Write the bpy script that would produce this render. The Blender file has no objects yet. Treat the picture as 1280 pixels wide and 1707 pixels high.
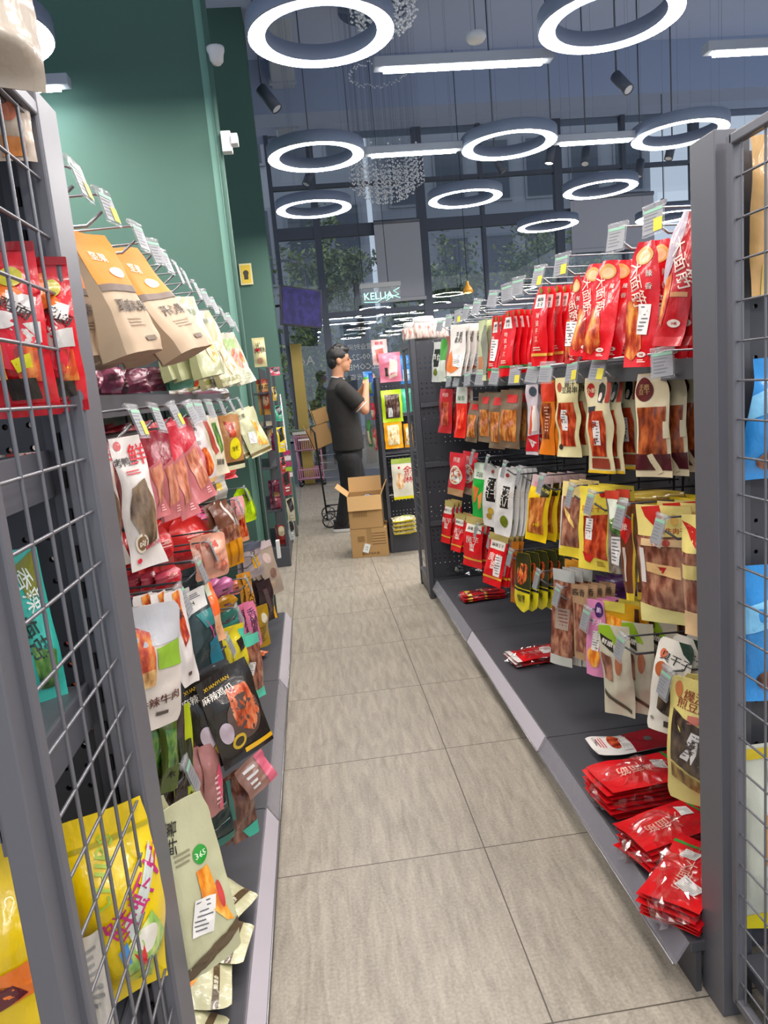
import bpy, bmesh, math, random
import numpy as np
from mathutils import Vector, Matrix
PI = math.pi
random.seed(7)
sc = bpy.context.scene
COL = sc.collection
# ------------------------------------------------------------------ camera
IW, IH = 1280, 1707
FPX, YAW, PIT, ROL, CX, CH = 1213.43, 0.0898520, -0.1714096, -0.0902164, 0.226594, 1.344702
def cam_axes():
    cy, sy, cp, sp = math.cos(YAW), math.sin(YAW), math.cos(PIT), math.sin(PIT)
    f = np.array([sy*cp, cy*cp, sp]); r = np.array([cy, -sy, 0.]); u = np.cross(r, f)
    c, s = math.cos(ROL), math.sin(ROL)
    return f, c*r + s*u, -s*r + c*u
CF, CR, CU = cam_axes()
CP = np.array([CX, 0, CH])
cam_d = bpy.data.cameras.new('camera'); cam = bpy.data.objects.new('camera', cam_d); COL.objects.link(cam)
cam_d.sensor_fit = 'VERTICAL'; cam_d.sensor_height = 24; cam_d.lens = 24*FPX/IH
cam_d.clip_start = .02; cam_d.clip_end = 200
M = Matrix.Identity(4)
for i in range(3):
    M[i][0], M[i][1], M[i][2], M[i][3] = CR[i], CU[i], -CF[i], CP[i]
cam.matrix_world = M
sc.camera = cam
# helpers that turn a measured image point into a point of the room
def _ray(x, y): return CF + CR*(x-IW/2)/FPX - CU*(y-IH/2)/FPX
def onz(x, y, z): d = _ray(x, y); return CP + d*(z-CP[2])/d[2]
def onx(x, y, X): d = _ray(x, y); return CP + d*(X-CP[0])/d[0]
def ony(x, y, Y): d = _ray(x, y); return CP + d*(Y-CP[1])/d[1]
def pj(P):
    d = np.asarray(P, float)-CP; z = d@CF
    return np.array([IW/2+FPX*(d@CR)/z, IH/2-FPX*(d@CU)/z])
# ------------------------------------------------------------------ look
sc.view_settings.view_transform = 'Standard'; sc.view_settings.look = 'None'
sc.view_settings.gamma = 1; sc.view_settings.exposure = 0.2; sc.view_settings.use_curve_mapping = False
RING_POWER = 64.0
TUBE_POWER = 40.0
world = bpy.data.worlds.new('evening'); sc.world = world; world.use_nodes = True
bg = world.node_tree.nodes['Background']; bg.inputs[0].default_value = (.58, .67, .80, 1); bg.inputs[1].default_value = .9

# ------------------------------------------------------------------ materials
def lin(h):
    if not isinstance(h, str): return tuple(h)+(1,) if len(h) == 3 else h
    h = h.lstrip('#'); o = []
    if len(h) == 3: h = ''.join(c*2 for c in h)
    for i in (0, 2, 4):
        c = int(h[i:i+2], 16)/255
        o.append(c/12.92 if c <= .04045 else ((c+.055)/1.055)**2.4)
    return (*o, 1)
MC = {}
def P(name, col, rough=.5, metal=0, **k):
    if name in MC: return MC[name]
    m = bpy.data.materials.new(name); m.use_nodes = True
    b = m.node_tree.nodes['Principled BSDF']
    b.inputs['Base Color'].default_value = lin(col); b.inputs['Roughness'].default_value = rough
    b.inputs['Metallic'].default_value = metal
    for kk, v in k.items():
        b.inputs[kk.replace('_', ' ')].default_value = v
    MC[name] = m
    return m
def nd(m, t, **k):
    n = m.node_tree.nodes.new(t)
    for a, v in k.items(): setattr(n, a, v)
    return n
def lk(m, a, b): m.node_tree.links.new(a, b)
def add_bump(m, scale, strength, dist=.002, detail=3, sx=(1, 1, 1)):
    b = m.node_tree.nodes['Principled BSDF']
    tc = nd(m, 'ShaderNodeTexCoord'); mp = nd(m, 'ShaderNodeMapping'); mp.inputs['Scale'].default_value = sx
    nz = nd(m, 'ShaderNodeTexNoise'); nz.inputs['Scale'].default_value = scale; nz.inputs['Detail'].default_value = detail
    bp = nd(m, 'ShaderNodeBump'); bp.inputs['Strength'].default_value = strength; bp.inputs['Distance'].default_value = dist
    lk(m, tc.outputs['Object'], mp.inputs[0]); lk(m, mp.outputs[0], nz.inputs['Vector'])
    lk(m, nz.outputs[0], bp.inputs['Height']); lk(m, bp.outputs[0], b.inputs['Normal'])
    return nz
def film(col):
    if col[0] == '~': return P('matte_'+col[1:], col[1:], .62)
    """glossy printed packaging film of one colour, slightly crumpled"""
    key = 'film_'+col
    if key in MC: return MC[key]
    m = P(key, col, .24)
    m.node_tree.nodes['Principled BSDF'].inputs['Coat Weight'].default_value = .25
    add_bump(m, 24, .8, .006, 4, (1, 1, .5))
    return m
def flat(col):
    return P('ink_'+col, col, .45)
def food(name, c1, c2, c3, sc_=60, stretch=(1, 1, .35), rough=.22):
    key = 'food_'+name
    if key in MC: return MC[key]
    m = P(key, c1, rough); b = m.node_tree.nodes['Principled BSDF']
    tc = nd(m, 'ShaderNodeTexCoord'); mp = nd(m, 'ShaderNodeMapping'); mp.inputs['Scale'].default_value = stretch
    nz = nd(m, 'ShaderNodeTexNoise'); nz.inputs['Scale'].default_value = sc_; nz.inputs['Detail'].default_value = 4
    rp = nd(m, 'ShaderNodeValToRGB')
    rp.color_ramp.elements[0].position = .36; rp.color_ramp.elements[0].color = lin(c1)
    rp.color_ramp.elements[1].position = .66; rp.color_ramp.elements[1].color = lin(c3)
    e = rp.color_ramp.elements.new(.5); e.color = lin(c2)
    bp = nd(m, 'ShaderNodeBump'); bp.inputs['Strength'].default_value = .5; bp.inputs['Distance'].default_value = .003
    lk(m, tc.outputs['Object'], mp.inputs[0]); lk(m, mp.outputs[0], nz.inputs['Vector'])
    lk(m, nz.outputs[0], rp.inputs[0]); lk(m, rp.outputs[0], b.inputs['Base Color'])
    lk(m, nz.outputs[0], bp.inputs['Height']); lk(m, bp.outputs[0], b.inputs['Normal'])
    b.inputs['Coat Weight'].default_value = .4
    MC[key] = m
    return m
def glassy(name, tint, mixv, rough=.1):
    """thin clear plastic: part see-through, part glossy"""
    if name in MC: return MC[name]
    m = bpy.data.materials.new(name); m.use_nodes = True; nt = m.node_tree
    b = nt.nodes['Principled BSDF']; b.inputs['Base Color'].default_value = lin(tint); b.inputs['Roughness'].default_value = rough
    out = nt.nodes['Material Output']
    tr = nd(m, 'ShaderNodeBsdfTransparent'); mx = nd(m, 'ShaderNodeMixShader')
    lw = nd(m, 'ShaderNodeLayerWeight'); lw.inputs[0].default_value = .35
    ma = nd(m, 'ShaderNodeMath', operation='MULTIPLY_ADD'); ma.inputs[1].default_value = .35; ma.inputs[2].default_value = mixv
    ma.use_clamp = True
    lk(m, lw.outputs['Facing'], ma.inputs[0]); lk(m, ma.outputs[0], mx.inputs[0])
    lk(m, tr.outputs[0], mx.inputs[1]); lk(m, b.outputs[0], mx.inputs[2]); lk(m, mx.outputs[0], out.inputs[0])
    add_bump(m, 30, .6, .006, 3)
    MC[name] = m
    return m
def emis(name, col, s):
    if name in MC: return MC[name]
    m = bpy.data.materials.new(name); m.use_nodes = True
    b = m.node_tree.nodes['Principled BSDF']; b.inputs['Base Color'].default_value = lin(col)
    b.inputs['Emission Color'].default_value = lin(col); b.inputs['Emission Strength'].default_value = s
    MC[name] = m
    return m
steel = P('grey_powder_coated_steel', '#606168', .42, .25); add_bump(steel, 300, .08, .0005)
steel_d = P('dark_powder_coated_steel', '#4a4b51', .45, .25); add_bump(steel_d, 300, .08, .0005)
steel_l = P('light_grey_steel', '#74757c', .4, .25)
wire_m = P('wire_steel', '#6c6d73', .35, .5)
chrome = P('zinc_wire', '#9a9a9c', .3, .7)
black_m = P('black_plastic', '#1d1d20', .4)
clear_m = glassy('clear_tag_plastic', '#b4b7ba', .12)
def wrapmat():
    m = bpy.data.materials.new('clear_poly_bag'); m.use_nodes = True; nt = m.node_tree; out = nt.nodes['Material Output']; nt.nodes.remove(nt.nodes['Principled BSDF'])
    tr = nd(m, 'ShaderNodeBsdfTransparent'); gl = nd(m, 'ShaderNodeBsdfGlossy'); gl.inputs['Roughness'].default_value = .14; mx = nd(m, 'ShaderNodeMixShader')
    lw = nd(m, 'ShaderNodeLayerWeight'); lw.inputs[0].default_value = .3; ma = nd(m, 'ShaderNodeMath', operation='MULTIPLY_ADD'); ma.inputs[1].default_value = .5; ma.inputs[2].default_value = .07; ma.use_clamp = True
    lk(m, lw.outputs['Facing'], ma.inputs[0]); lk(m, ma.outputs[0], mx.inputs[0]); lk(m, tr.outputs[0], mx.inputs[1]); lk(m, gl.outputs[0], mx.inputs[2]); lk(m, mx.outputs[0], out.inputs[0])
    return m
bagclear = wrapmat()
clear_strip = glassy('clear_price_rail', '#a3a2ac', .3, .15)
white_m = P('white_plastic', '#dedede', .4)
paper_m = P('white_paper', '#e4e6e2', .6)
card_m = P('brown_cardboard', '#b08a58', .8); add_bump(card_m, 60, .2, .001)
card_l = P('pale_cardboard', '#c9a06a', .8)

# ------------------------------------------------------------------ mesh collecting
class MB:
    def __init__(s): s.v = []; s.f = []; s.mi = []; s.mats = []; s.sm = []
    def m(s, mat):
        if mat not in s.mats: s.mats.append(mat)
        return s.mats.index(mat)
    def add(s, vs, fs, mat=None, smooth=False):
        o = len(s.v); s.v += [tuple(map(float, p)) for p in vs]
        k = s.m(mat) if mat else 0
        for f in fs: s.f.append([o+i for i in f]); s.mi.append(k); s.sm.append(smooth)
        return s
    def box(s, a, b, mat=None, bev=0, rot=None, piv=None):
        x0, y0, z0 = a; x1, y1, z1 = b
        bm = bmesh.new(); bmesh.ops.create_cube(bm, size=1)
        for v in bm.verts:
            v.co = Vector(((x0+x1)/2+v.co.x*(x1-x0), (y0+y1)/2+v.co.y*(y1-y0), (z0+z1)/2+v.co.z*(z1-z0)))
        if bev: bmesh.ops.bevel(bm, geom=bm.edges[:], offset=bev, segments=2, affect='EDGES', profile=.5)
        if rot is not None:
            p = Vector(piv if piv is not None else ((x0+x1)/2, (y0+y1)/2, (z0+z1)/2))
            for v in bm.verts: v.co = p + rot @ (v.co-p)
        bm.verts.ensure_lookup_table()
        s.add([v.co[:] for v in bm.verts], [[v.index for v in f.verts] for f in bm.faces], mat, False); bm.free()
        return s
    def tube(s, pts, r, mat=None, n=6, cap=True):
        pts = [Vector(p) for p in pts]; vs = []; fs = []
        rr = r if isinstance(r, (list, tuple)) else [r]*len(pts)
        up = None
        for i, p in enumerate(pts):
            t = (pts[min(i+1, len(pts)-1)]-pts[max(i-1, 0)]).normalized()
            if up is None: up = Vector((0, 0, 1)) if abs(t.z) < .9 else Vector((1, 0, 0))
            a = t.cross(up)
            if a.length < 1e-4: a = t.cross(Vector((0, 1, 0)))
            a.normalize(); b = t.cross(a).normalized(); up = -b if (-b).dot(up) > 0 else b
            for k in range(n):
                an = 2*PI*k/n; vs.append(p+(a*math.cos(an)+b*math.sin(an))*rr[i])
        for i in range(len(pts)-1):
            for k in range(n): fs.append([i*n+k, i*n+(k+1) % n, (i+1)*n+(k+1) % n, (i+1)*n+k])
        if cap: fs.append(list(range(n))[::-1]); fs.append([(len(pts)-1)*n+k for k in range(n)])
        return s.add([v[:] for v in vs], fs, mat, n > 5)
    def lathe(s, prof, c, mat=None, n=24, axis=(0, 0, 1)):
        """prof = [(r, h)...] revolved about axis through c"""
        q = Vector((0, 0, 1)).rotation_difference(Vector(axis)); vs = []; fs = []
        for r, h in prof:
            for k in range(n):
                a = 2*PI*k/n; vs.append((Vector(c)+q @ Vector((r*math.cos(a), r*math.sin(a), h)))[:])
        for i in range(len(prof)-1):
            for k in range(n): fs.append([i*n+k, i*n+(k+1) % n, (i+1)*n+(k+1) % n, (i+1)*n+k])
        return s.add(vs, fs, mat, True)
    def build(s, name, parent=None, mat=None, loc=None, **tg):
        me = bpy.data.meshes.new(name); me.from_pydata(s.v, [], s.f)
        ms = s.mats if s.mats else [mat or steel]
        for x in ms: me.materials.append(x)
        me.polygons.foreach_set('material_index', s.mi); me.polygons.foreach_set('use_smooth', s.sm); me.update()
        o = bpy.data.objects.new(name, me); COL.objects.link(o)
        if parent is not None: o.parent = parent
        if loc is not None: o.location = loc
        for k, v in tg.items(): o[k] = v
        return o
def thing(name, label, cat, loc=(0, 0, 0), group=None, rz=0):
    o = bpy.data.objects.new(name, None); COL.objects.link(o); o.location = loc; o.rotation_euler = (0, 0, rz)
    o.empty_display_size = .05
    o['label'] = label; o['category'] = cat
    if group: o['group'] = group
    return o
def tag(o, label, cat, group=None):
    o['label'] = label; o['category'] = cat
    if group: o['group'] = group
    return o
def struct(mb, name, mat=None):
    o = mb.build(name, mat=mat); o['kind'] = 'structure'; return o
def kids(o): return [c for c in bpy.data.objects if c.parent == o]
def copy_tree(o, parent=None):
    c = o.copy(); COL.objects.link(c)
    if parent is not None: c.parent = parent
    for ch in o.children: copy_tree(ch, c)
    return c
def rebase(mb, c):
    """move a builder's vertices so that point c becomes its origin"""
    mb.v = [(x-c[0], y-c[1], z-c[2]) for x, y, z in mb.v]; return mb
TXC = {}
def text2d(s, upright=False):
    """outline of a word as 2-D mesh, centred, height 1 per line"""
    if s in TXC: return TXC[s]
    cu = bpy.data.curves.new('t', 'FONT'); cu.body = s; cu.resolution_u = 1; cu.align_x = 'CENTER'; cu.space_line = .85
    o = bpy.data.objects.new('t', cu); COL.objects.link(o)
    dg = bpy.context.evaluated_depsgraph_get(); dg.update()
    me = o.evaluated_get(dg).to_mesh()
    v = np.array([p.co[:2] for p in me.vertices]) if len(me.vertices) else np.zeros((0, 2)); f = [list(p.vertices) for p in me.polygons]
    o.evaluated_get(dg).to_mesh_clear(); bpy.data.objects.remove(o); bpy.data.curves.remove(cu)
    if len(v):
        lo, hi = v.min(0), v.max(0); v = v-(lo+hi)/2; w, h = hi-lo
        v = v/h
    TXC[s] = (v, f); return TXC[s]
def text_into(mb, s, mp, size, mat, bold=0):
    """mp(x, z) -> 3-D point; size = total height"""
    v, f = text2d(s)
    if not len(v): return
    mb.add([mp(a*size, b*size) for a, b in v], f, mat, False)
    if bold: mb.add([mp(a*size+bold, b*size) for a, b in v], f, mat, False)
# ================================================================== ROOM
def tile_mat():
    m = bpy.data.materials.new('stone_floor_tiles'); m.use_nodes = True
    b = m.node_tree.nodes['Principled BSDF']
    tc = nd(m, 'ShaderNodeTexCoord'); sp = nd(m, 'ShaderNodeSeparateXYZ'); lk(m, tc.outputs['Object'], sp.inputs[0])
    def mth(op, a, bb=None, c=None):
        n = nd(m, 'ShaderNodeMath', operation=op)
        for i, x in enumerate((a, bb, c)):
            if x is None: continue
            if isinstance(x, (int, float)): n.inputs[i].default_value = x
            else: lk(m, x, n.inputs[i])
        return n.outputs[0]
    def line(o, off):
        q = mth('DIVIDE', mth('ADD', o, off), .6); fr = mth('FRACT', q)
        d = mth('MINIMUM', fr, mth('SUBTRACT', 1, fr)); return mth('LESS_THAN', d, .0030), mth('FLOOR', q)
    lx, ix = line(sp.outputs[0], 30.0); ly, iy = line(sp.outputs[1], 30.0-1.89)
    grout = mth('MAXIMUM', lx, ly)
    # veins running along the aisle, shifted from tile to tile
    cmb = nd(m, 'ShaderNodeCombineXYZ')
    lk(m, mth('ADD', mth('MULTIPLY', sp.outputs[0], 26.0), mth('MULTIPLY', ix, 3.7)), cmb.inputs[0])
    lk(m, mth('ADD', mth('MULTIPLY', sp.outputs[1], 3.6), mth('MULTIPLY', iy, 5.3)), cmb.inputs[1])
    n1 = nd(m, 'ShaderNodeTexNoise'); n1.inputs['Scale'].default_value = 1.5; n1.inputs['Detail'].default_value = 8; n1.inputs['Distortion'].default_value = .6
    n1.inputs['Roughness'].default_value = .65
    lk(m, cmb.outputs[0], n1.inputs['Vector'])
    n2 = nd(m, 'ShaderNodeTexNoise'); n2.inputs['Scale'].default_value = 130; n2.inputs['Detail'].default_value = 2
    lk(m, tc.outputs['Object'], n2.inputs['Vector'])
    v = mth('ADD', mth('MULTIPLY', n1.outputs[0], .64), mth('MULTIPLY', n2.outputs[0], .36))
    rp = nd(m, 'ShaderNodeValToRGB')
    rp.color_ramp.elements[0].position = .34; rp.color_ramp.elements[0].color = lin('#7f796e')
    rp.color_ramp.elements[1].position = .62; rp.color_ramp.elements[1].color = lin('#a8a092')
    lk(m, v, rp.inputs[0])
    mx = nd(m, 'ShaderNodeMix', data_type='RGBA'); lk(m, grout, mx.inputs[0]); lk(m, rp.outputs[0], mx.inputs[6]); mx.inputs[7].default_value = lin('#4a443b')
    lk(m, mx.outputs[2], b.inputs['Base Color'])
    b.inputs['Roughness'].default_value = .42
    bp = nd(m, 'ShaderNodeBump'); bp.inputs['Strength'].default_value = .25; bp.inputs['Distance'].default_value = .002
    lk(m, mth('SUBTRACT', v, grout), bp.inputs['Height']); lk(m, bp.outputs[0], b.inputs['Normal'])
    return m
struct(MB().box((-5, -4, -.12), (8, 11, 0)), 'floor', tile_mat())
ceil_m = P('hazed_blue_grey_ceiling', '#aebbd6', .8); add_bump(ceil_m, 3, .3, .02)  # paler and bluer than real paint: the glare haze is put into the colour
CEIL = 4.9
struct(MB().box((-5, -4, CEIL), (8, 11.3, CEIL+.15)), 'ceiling', ceil_m)
green_m = P('teal_green_wall_paint', '#46685c', .75); add_bump(green_m, 200, .08, .001)
green_l = P('lit_side_teal_paint', '#6f9c8d', .6)  # paler teal puts the lit aisle side of the column into colour
# clad green column beside the left rack, and the second one behind it
CW = MB().box((-.955, 4.12, 0), (-.135, 5.0, CEIL), green_m)
struct(CW, 'wall_left_column')
struct(MB().box((-.135, 4.12, 0), (-.10, 4.20, CEIL), green_l), 'trim_1')
struct(MB().box((-1.2, 7.5, 0), (.0, 7.9, CEIL), green_m), 'wall_left_far')
wall_m = P('grey_shop_wall', '#8d939b', .8)
# ceiling beams and ducts
beam_m = P('hazed_beam_paint', '#98a6c2', .7)  # beam colour lifted along with the ceiling to carry the haze
for i, (y, h, d) in enumerate(((4.75, .45, .35), (6.2, .3, .25), (8.6, .55, .4))):
    struct(MB().box((-1.2 if i else -.1, y, CEIL-h), (8, y+d, CEIL), beam_m), 'trim_%d' % (i+2))
for i, (x0, x1, z0, z1, y0) in enumerate(((.2, .45, 4.6, 4.8, 2),)):
    t = MB().box((x0, y0, z0), (x1, 10.6, z1), P('grey_duct', '#a9b2c0', .5, .2), .02)
    for k in range(6): t.box((x0-.02, y0+1+k*1.35, z0-.02), (x1+.02, y0+1.05+k*1.35, z1+.02), P('grey_duct', '#a9b2c0', .5, .2))
    tag(t.build('ceiling_duct'), 'slim grey duct running under the ceiling near the column', 'duct')
# glazed front wall: mullions and panes
GY = 11.0
mull = P('dark_mullion_metal', '#5a606c', .45, .2)
vx = [(.03, .06), (.62, .1), (2.15, .13), (3.05, .05), (4.2, .12), (5.2, .06), (6.3, .12)]
k = 7
for x, w in vx:
    struct(MB().box((x-w/2, GY-.06, 0), (x+w/2, GY+.06, CEIL), mull), 'trim_%d' % k); k += 1
for z, w in ((2.42, .07), (3.58, .16), (4.2, .05)):
    struct(MB().box((0, GY-.05, z-w/2), (8, GY+.05, z+w/2), mull), 'trim_%d' % k); k += 1
struct(MB().box((0, GY-.07, 0), (8, GY+.07, .12), mull), 'trim_%d' % k); k += 1
def pane_glass():
    m = bpy.data.materials.new('window_glass'); m.use_nodes = True; nt = m.node_tree
    out = nt.nodes['Material Output']; nt.nodes.remove(nt.nodes['Principled BSDF'])
    tr = nd(m, 'ShaderNodeBsdfTransparent'); tr.inputs[0].default_value = (.93, .95, .96, 1)
    gl = nd(m, 'ShaderNodeBsdfGlossy'); gl.inputs['Roughness'].default_value = .01
    fr = nd(m, 'ShaderNodeFresnel'); fr.inputs[0].default_value = 1.55
    ma = nd(m, 'ShaderNodeMath', operation='MULTIPLY'); ma.inputs[1].default_value = 2.2; ma.use_clamp = True
    mx = nd(m, 'ShaderNodeMixShader')
    lk(m, fr.outputs[0], ma.inputs[0]); lk(m, ma.outputs[0], mx.inputs[0]); lk(m, tr.outputs[0], mx.inputs[1]); lk(m, gl.outputs[0], mx.inputs[2])
    lk(m, mx.outputs[0], out.inputs[0]); return m
pg = pane_glass()
edges = [x for x, w in vx]+[8.0]
for i in range(len(edges)-1):
    struct(MB().box((edges[i], GY-.006, .1), (edges[i+1], GY+.006, CEIL), pg), 'window_%d' % (i+1))
# roller blinds inside the upper panes
blind_m = P('grey_blind_cloth', '#bcbcc2', .8); add_bump(blind_m, 200, .1, .001)
for i, (px0, px1, yt, yb) in enumerate(((628, 704, 372, 500), (952, 1090, 330, 415))):
    a = ony(px0, (yt+yb)/2, GY-.12); b = ony(px1, (yt+yb)/2, GY-.12); z1 = ony((px0+px1)/2, yt, GY-.12)[2]; z0 = ony((px0+px1)/2, yb, GY-.12)[2]
    t = thing('roller_blind', ['grey roller blind lowered in the window pane beside the neon sign', 'grey roller blind in the window above the red packs on the right'][i], 'blind', ((a[0]+b[0])/2, GY-.12, z0))
    w = (b[0]-a[0])/2
    MB().box((-w, -.003, .03), (w, .003, z1-z0), blind_m).build('blind_cloth', t)
    MB().box((-w-.02, -.015, -.02), (w+.02, .015, .03), P('pale_rail', '#b9b9bd', .4), .004).build('bottom_rail', t)
    MB().tube([(-w, 0, z1-z0+.03), (w, 0, z1-z0+.03)], .03, steel_l, 12).build('roller', t)
# framed door edge by the far green wall
t = MB().box((.06, GY-.16, 0), (.22, GY-.10, 2.05), P('gold_metal', '#b39a55', .3, .6), .005); struct(t, 'door_1')
# words printed on the glass of the entrance (read from outside, so mirrored)
def glass_words(name, lines, px, size, Y, label, mirror, col='#cfd2d2'):
    mb = MB(); c = ony(px[0], px[1], Y)
    for i, s in enumerate(lines):
        z0 = -i*size*1.7
        text_into(mb, s, lambda x, z: ((-x if mirror else x), 0, z+z0), size, P('frosted_lettering', col, .5))
    o = mb.build(name, loc=tuple(c)); tag(o, label, 'lettering'); return o
glass_words('window_lettering', ['营业时间', '08:00-22:00', 'WELCOME TO', '欢迎光临'], (600, 578), .085, GY-.02, 'pale mirrored opening hours lettering on the dark entrance glass', True)
glass_words('door_lettering', ['A6'], (512, 601), .13, GY-.02, 'pale mirrored letters beside the gold door frame on the glass', True, '#e6e8e8')
# ------------------------------------------------------------------ outside
struct(MB().box((-14, 11.2, -.2), (22, 40, -.05), P('street_paving', '#5a5a5c', .8)), 'floor_outside')
fac = P('grey_facade_panels', '#9a9ca2', .7); fac2 = P('dark_facade_glass', '#4a505a', .2)
def building(name, label, x0, x1, y, z1, cols, rows):
    t = thing(name, label, 'building', ((x0+x1)/2, y, 0)); w = (x1-x0)/2
    MB().box((-w, 0, 0), (w, 3, z1), fac).build('wall', t)
    for i in range(cols):
        for j in range(rows):
            cx = -w+(i+.5)*2*w/cols; cz = .6+(j+.5)*(z1-.6)/rows; hw = w/cols*.7; hz = (z1-.6)/rows*.33
            fr = MB().box((cx-hw, -.06, cz-hz), (cx+hw, .02, cz+hz), P('pale_frame', '#8b8e95', .5)).build('window', t)
            MB().box((cx-hw+.08, -.08, cz-hz+.08), (cx+hw-.08, -.055, cz+hz-.08), fac2).build('pane', fr)
building('building', 'grey panelled building across the street behind the trees', -2.5, 2.4, 21, 10, 4, 3)
building('building', 'darker grey building seen above the right rack through glass', 3.2, 12, 24, 12, 6, 4)
leafm = P('dark_green_leaves', '#7d8c62', .6); leafm2 = P('painted_lit_leaves', '#b4c47c', .6)  # second leaf colour paints lit leaves, mixed in at random
bark = P('grey_bark', '#4f463c', .9)
def tree(x, y, z, rx, rz, n, label, seed):
    rnd = random.Random(seed); t = thing('street_tree', label, 'tree', (x, y, -.05), 'street trees outside the shop front')
    MB().tube([(0, 0, 0), (.05, .05, z*.5), (-.03, 0, z)], [.11, .08, .04], bark, 8).build('trunk', t)
    mb = MB(); cl = [(rnd.gauss(0, .5), rnd.gauss(0, .4), rnd.gauss(0, .5)) for _ in range(22)]
    for i in range(n):
        c = rnd.choice(cl); p = Vector((c[0]*rx+rnd.gauss(0, .17)*rx, c[1]*rx+rnd.gauss(0, .17)*rx, z+c[2]*rz+rnd.gauss(0, .17)*rz))
        s = rnd.uniform(.03, .07); q = Matrix.Rotation(rnd.uniform(0, 6.28), 3, Vector((rnd.random()-.5, rnd.random()-.5, rnd.random()-.5)).normalized())
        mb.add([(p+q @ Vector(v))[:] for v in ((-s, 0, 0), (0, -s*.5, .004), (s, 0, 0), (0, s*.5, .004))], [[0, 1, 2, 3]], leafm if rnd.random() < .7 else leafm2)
    mb.build('foliage', t)
for px, py, Y, rx, rz, n, lb, sd in ((535, 455, 14, .75, .75, 2600, 'leafy street tree right behind the wall screen', 1), (590, 430, 13.5, .45, .4, 1100, 'brighter small tree top left of the neon sign', 2),
                          (672, 545, 13.5, .5, .75, 1700, 'dark street tree under the roller blind, left of the jars', 3), (752, 470, 14.5, .6, .8, 1700, 'street tree seen above the far end of the right rack', 4),
                          (890, 440, 14, .9, .6, 2300, 'leafy tree behind the red packs on the top hooks', 5), (520, 640, 13, .6, 1.0, 1800, 'low dark shrub tree seen through glass above the pink cart', 6)):
    c = ony(px, py, Y); tree(c[0], Y, c[2], rx, rz, n, lb, sd)
c = ony(475, 437, 13.5)
t = thing('street_lamp', 'curved grey street lamp outside left of the trees', 'lamp', (c[0]+.35, 13.5, -.05))
MB().tube([(0, 0, 0), (0, 0, c[2]-.2), (-.08, 0, c[2]), (-.3, 0, c[2]+.08)], .03, steel_l, 8).build('pole', t)
MB().box((-.5, -.05, c[2]+.06), (-.28, .05, c[2]+.10), steel_l, .01).build('lamp_head', t)

# ================================================================== LIGHTS
ring_e = emis('ring_diffuser', '#fff6ee', RING_POWER); tube_e = emis('tube_diffuser', '#f2f7ff', TUBE_POWER)
ring_b = P('grey_ring_body', '#838da0', .5, .1)
def ring(x, y, z, label):
    t = thing('ring_pendant_light', label, 'ceiling light', (x, y, z), 'ring lights hung under the ceiling')
    n = 64; R, r, h = .33, .262, .075
    mb = MB(); mb.lathe([(R, .004), (R, h), (r-.012, h), (r-.012, .004)], (0, 0, 0), ring_b, n)
    mb.lathe([(R, .004), (R-.006, .0)], (0, 0, 0), ring_b, n); mb.build('housing', t)
    MB().lathe([(R-.004, .002), (r, .002)], (0, 0, 0), ring_e, n).build('diffuser', t)
    c = MB()
    for a in (0, 2.1, 4.2): c.tube([(.3*math.cos(a), .3*math.sin(a), h), (.3*math.cos(a), .3*math.sin(a), CEIL-z)], .001, P('thin_cable', '#6d7482', .5), 4)
    c.build('suspension_cable', t)
nm = {(0, 2): 'largest ring light, nearest one at the left of the aisle', (1, 2): 'large ring light nearest the top right corner', (0, 3): 'left ring light joined to the middle tube lamp',
      (1, 3): 'right ring light joined to the middle tube lamp', (0, 4): 'smaller far ring light left of the chandelier', (1, 4): 'smaller far ring light right of the chandelier',
      (2, 3): 'ring light partly behind the right post top', (2, 4): 'oval looking ring light above the right top hooks', (2, 5): 'smallest farthest ring light above the red packs',
      (-1, 2): 'ring light behind the green column at the far left'}
xs = {-1: -1.0, 0: .46, 1: 1.80, 2: 3.04, 3: 4.4}; ys = {-1: -1.5, 0: .15, 1: 1.87, 2: 3.56, 3: 5.28, 4: 6.7, 5: 8.15}
for (i, x) in xs.items():
    for (j, y) in ys.items():
        if i == -1 and j in (3, 4, 5): continue
        if j == 5 and i in (0, 1): continue
        if i == -1 and j == 2: x, y = -.99, 3.42
        lb = nm.get((i, j), 'ring light of the same kind hung outside the photographed view')
        ring(x, y, 2.9, lb)
def tube_lamp(x0, x1, y, z, label, grp):
    t = thing('tube_lamp', label, 'ceiling light', ((x0+x1)/2, y, z), grp); w = (x1-x0)/2
    MB().box((-w, -.035, .0), (w, .035, .05), P('pale_lamp_body', '#a9afb8', .5), .004).build('housing', t)
    MB().box((-w+.05, -.022, -.012), (w-.05, .022, .001), tube_e).build('diffuser', t)
    c = MB()
    for s in (-1, 1): c.tube([(s*w*.8, 0, .05), (s*w*.8, 0, CEIL-z)], .001, P('thin_cable', '#6d7482', .5), 4)
    c.build('suspension_cable', t)
G = 'straight tube lamps under the ceiling'
tube_lamp(.73, 1.65, 3.94, 2.9, 'bright straight tube lamp between the two nearest ring lights', G)
tube_lamp(.79, 1.48, 5.30, 2.9, 'straight tube lamp between the two middle ring lights', G)
tube_lamp(2.48, 3.4, 3.95, 2.9, 'tube lamp cut by the right edge of the frame', G)
tube_lamp(2.13, 2.73, 5.30, 2.9, 'short tube lamp left of the ring behind the right post', G)
tube_lamp(-2.0, -.75, 3.95, 2.9, 'tube lamp end showing at the far left beside the column', G)
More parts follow.
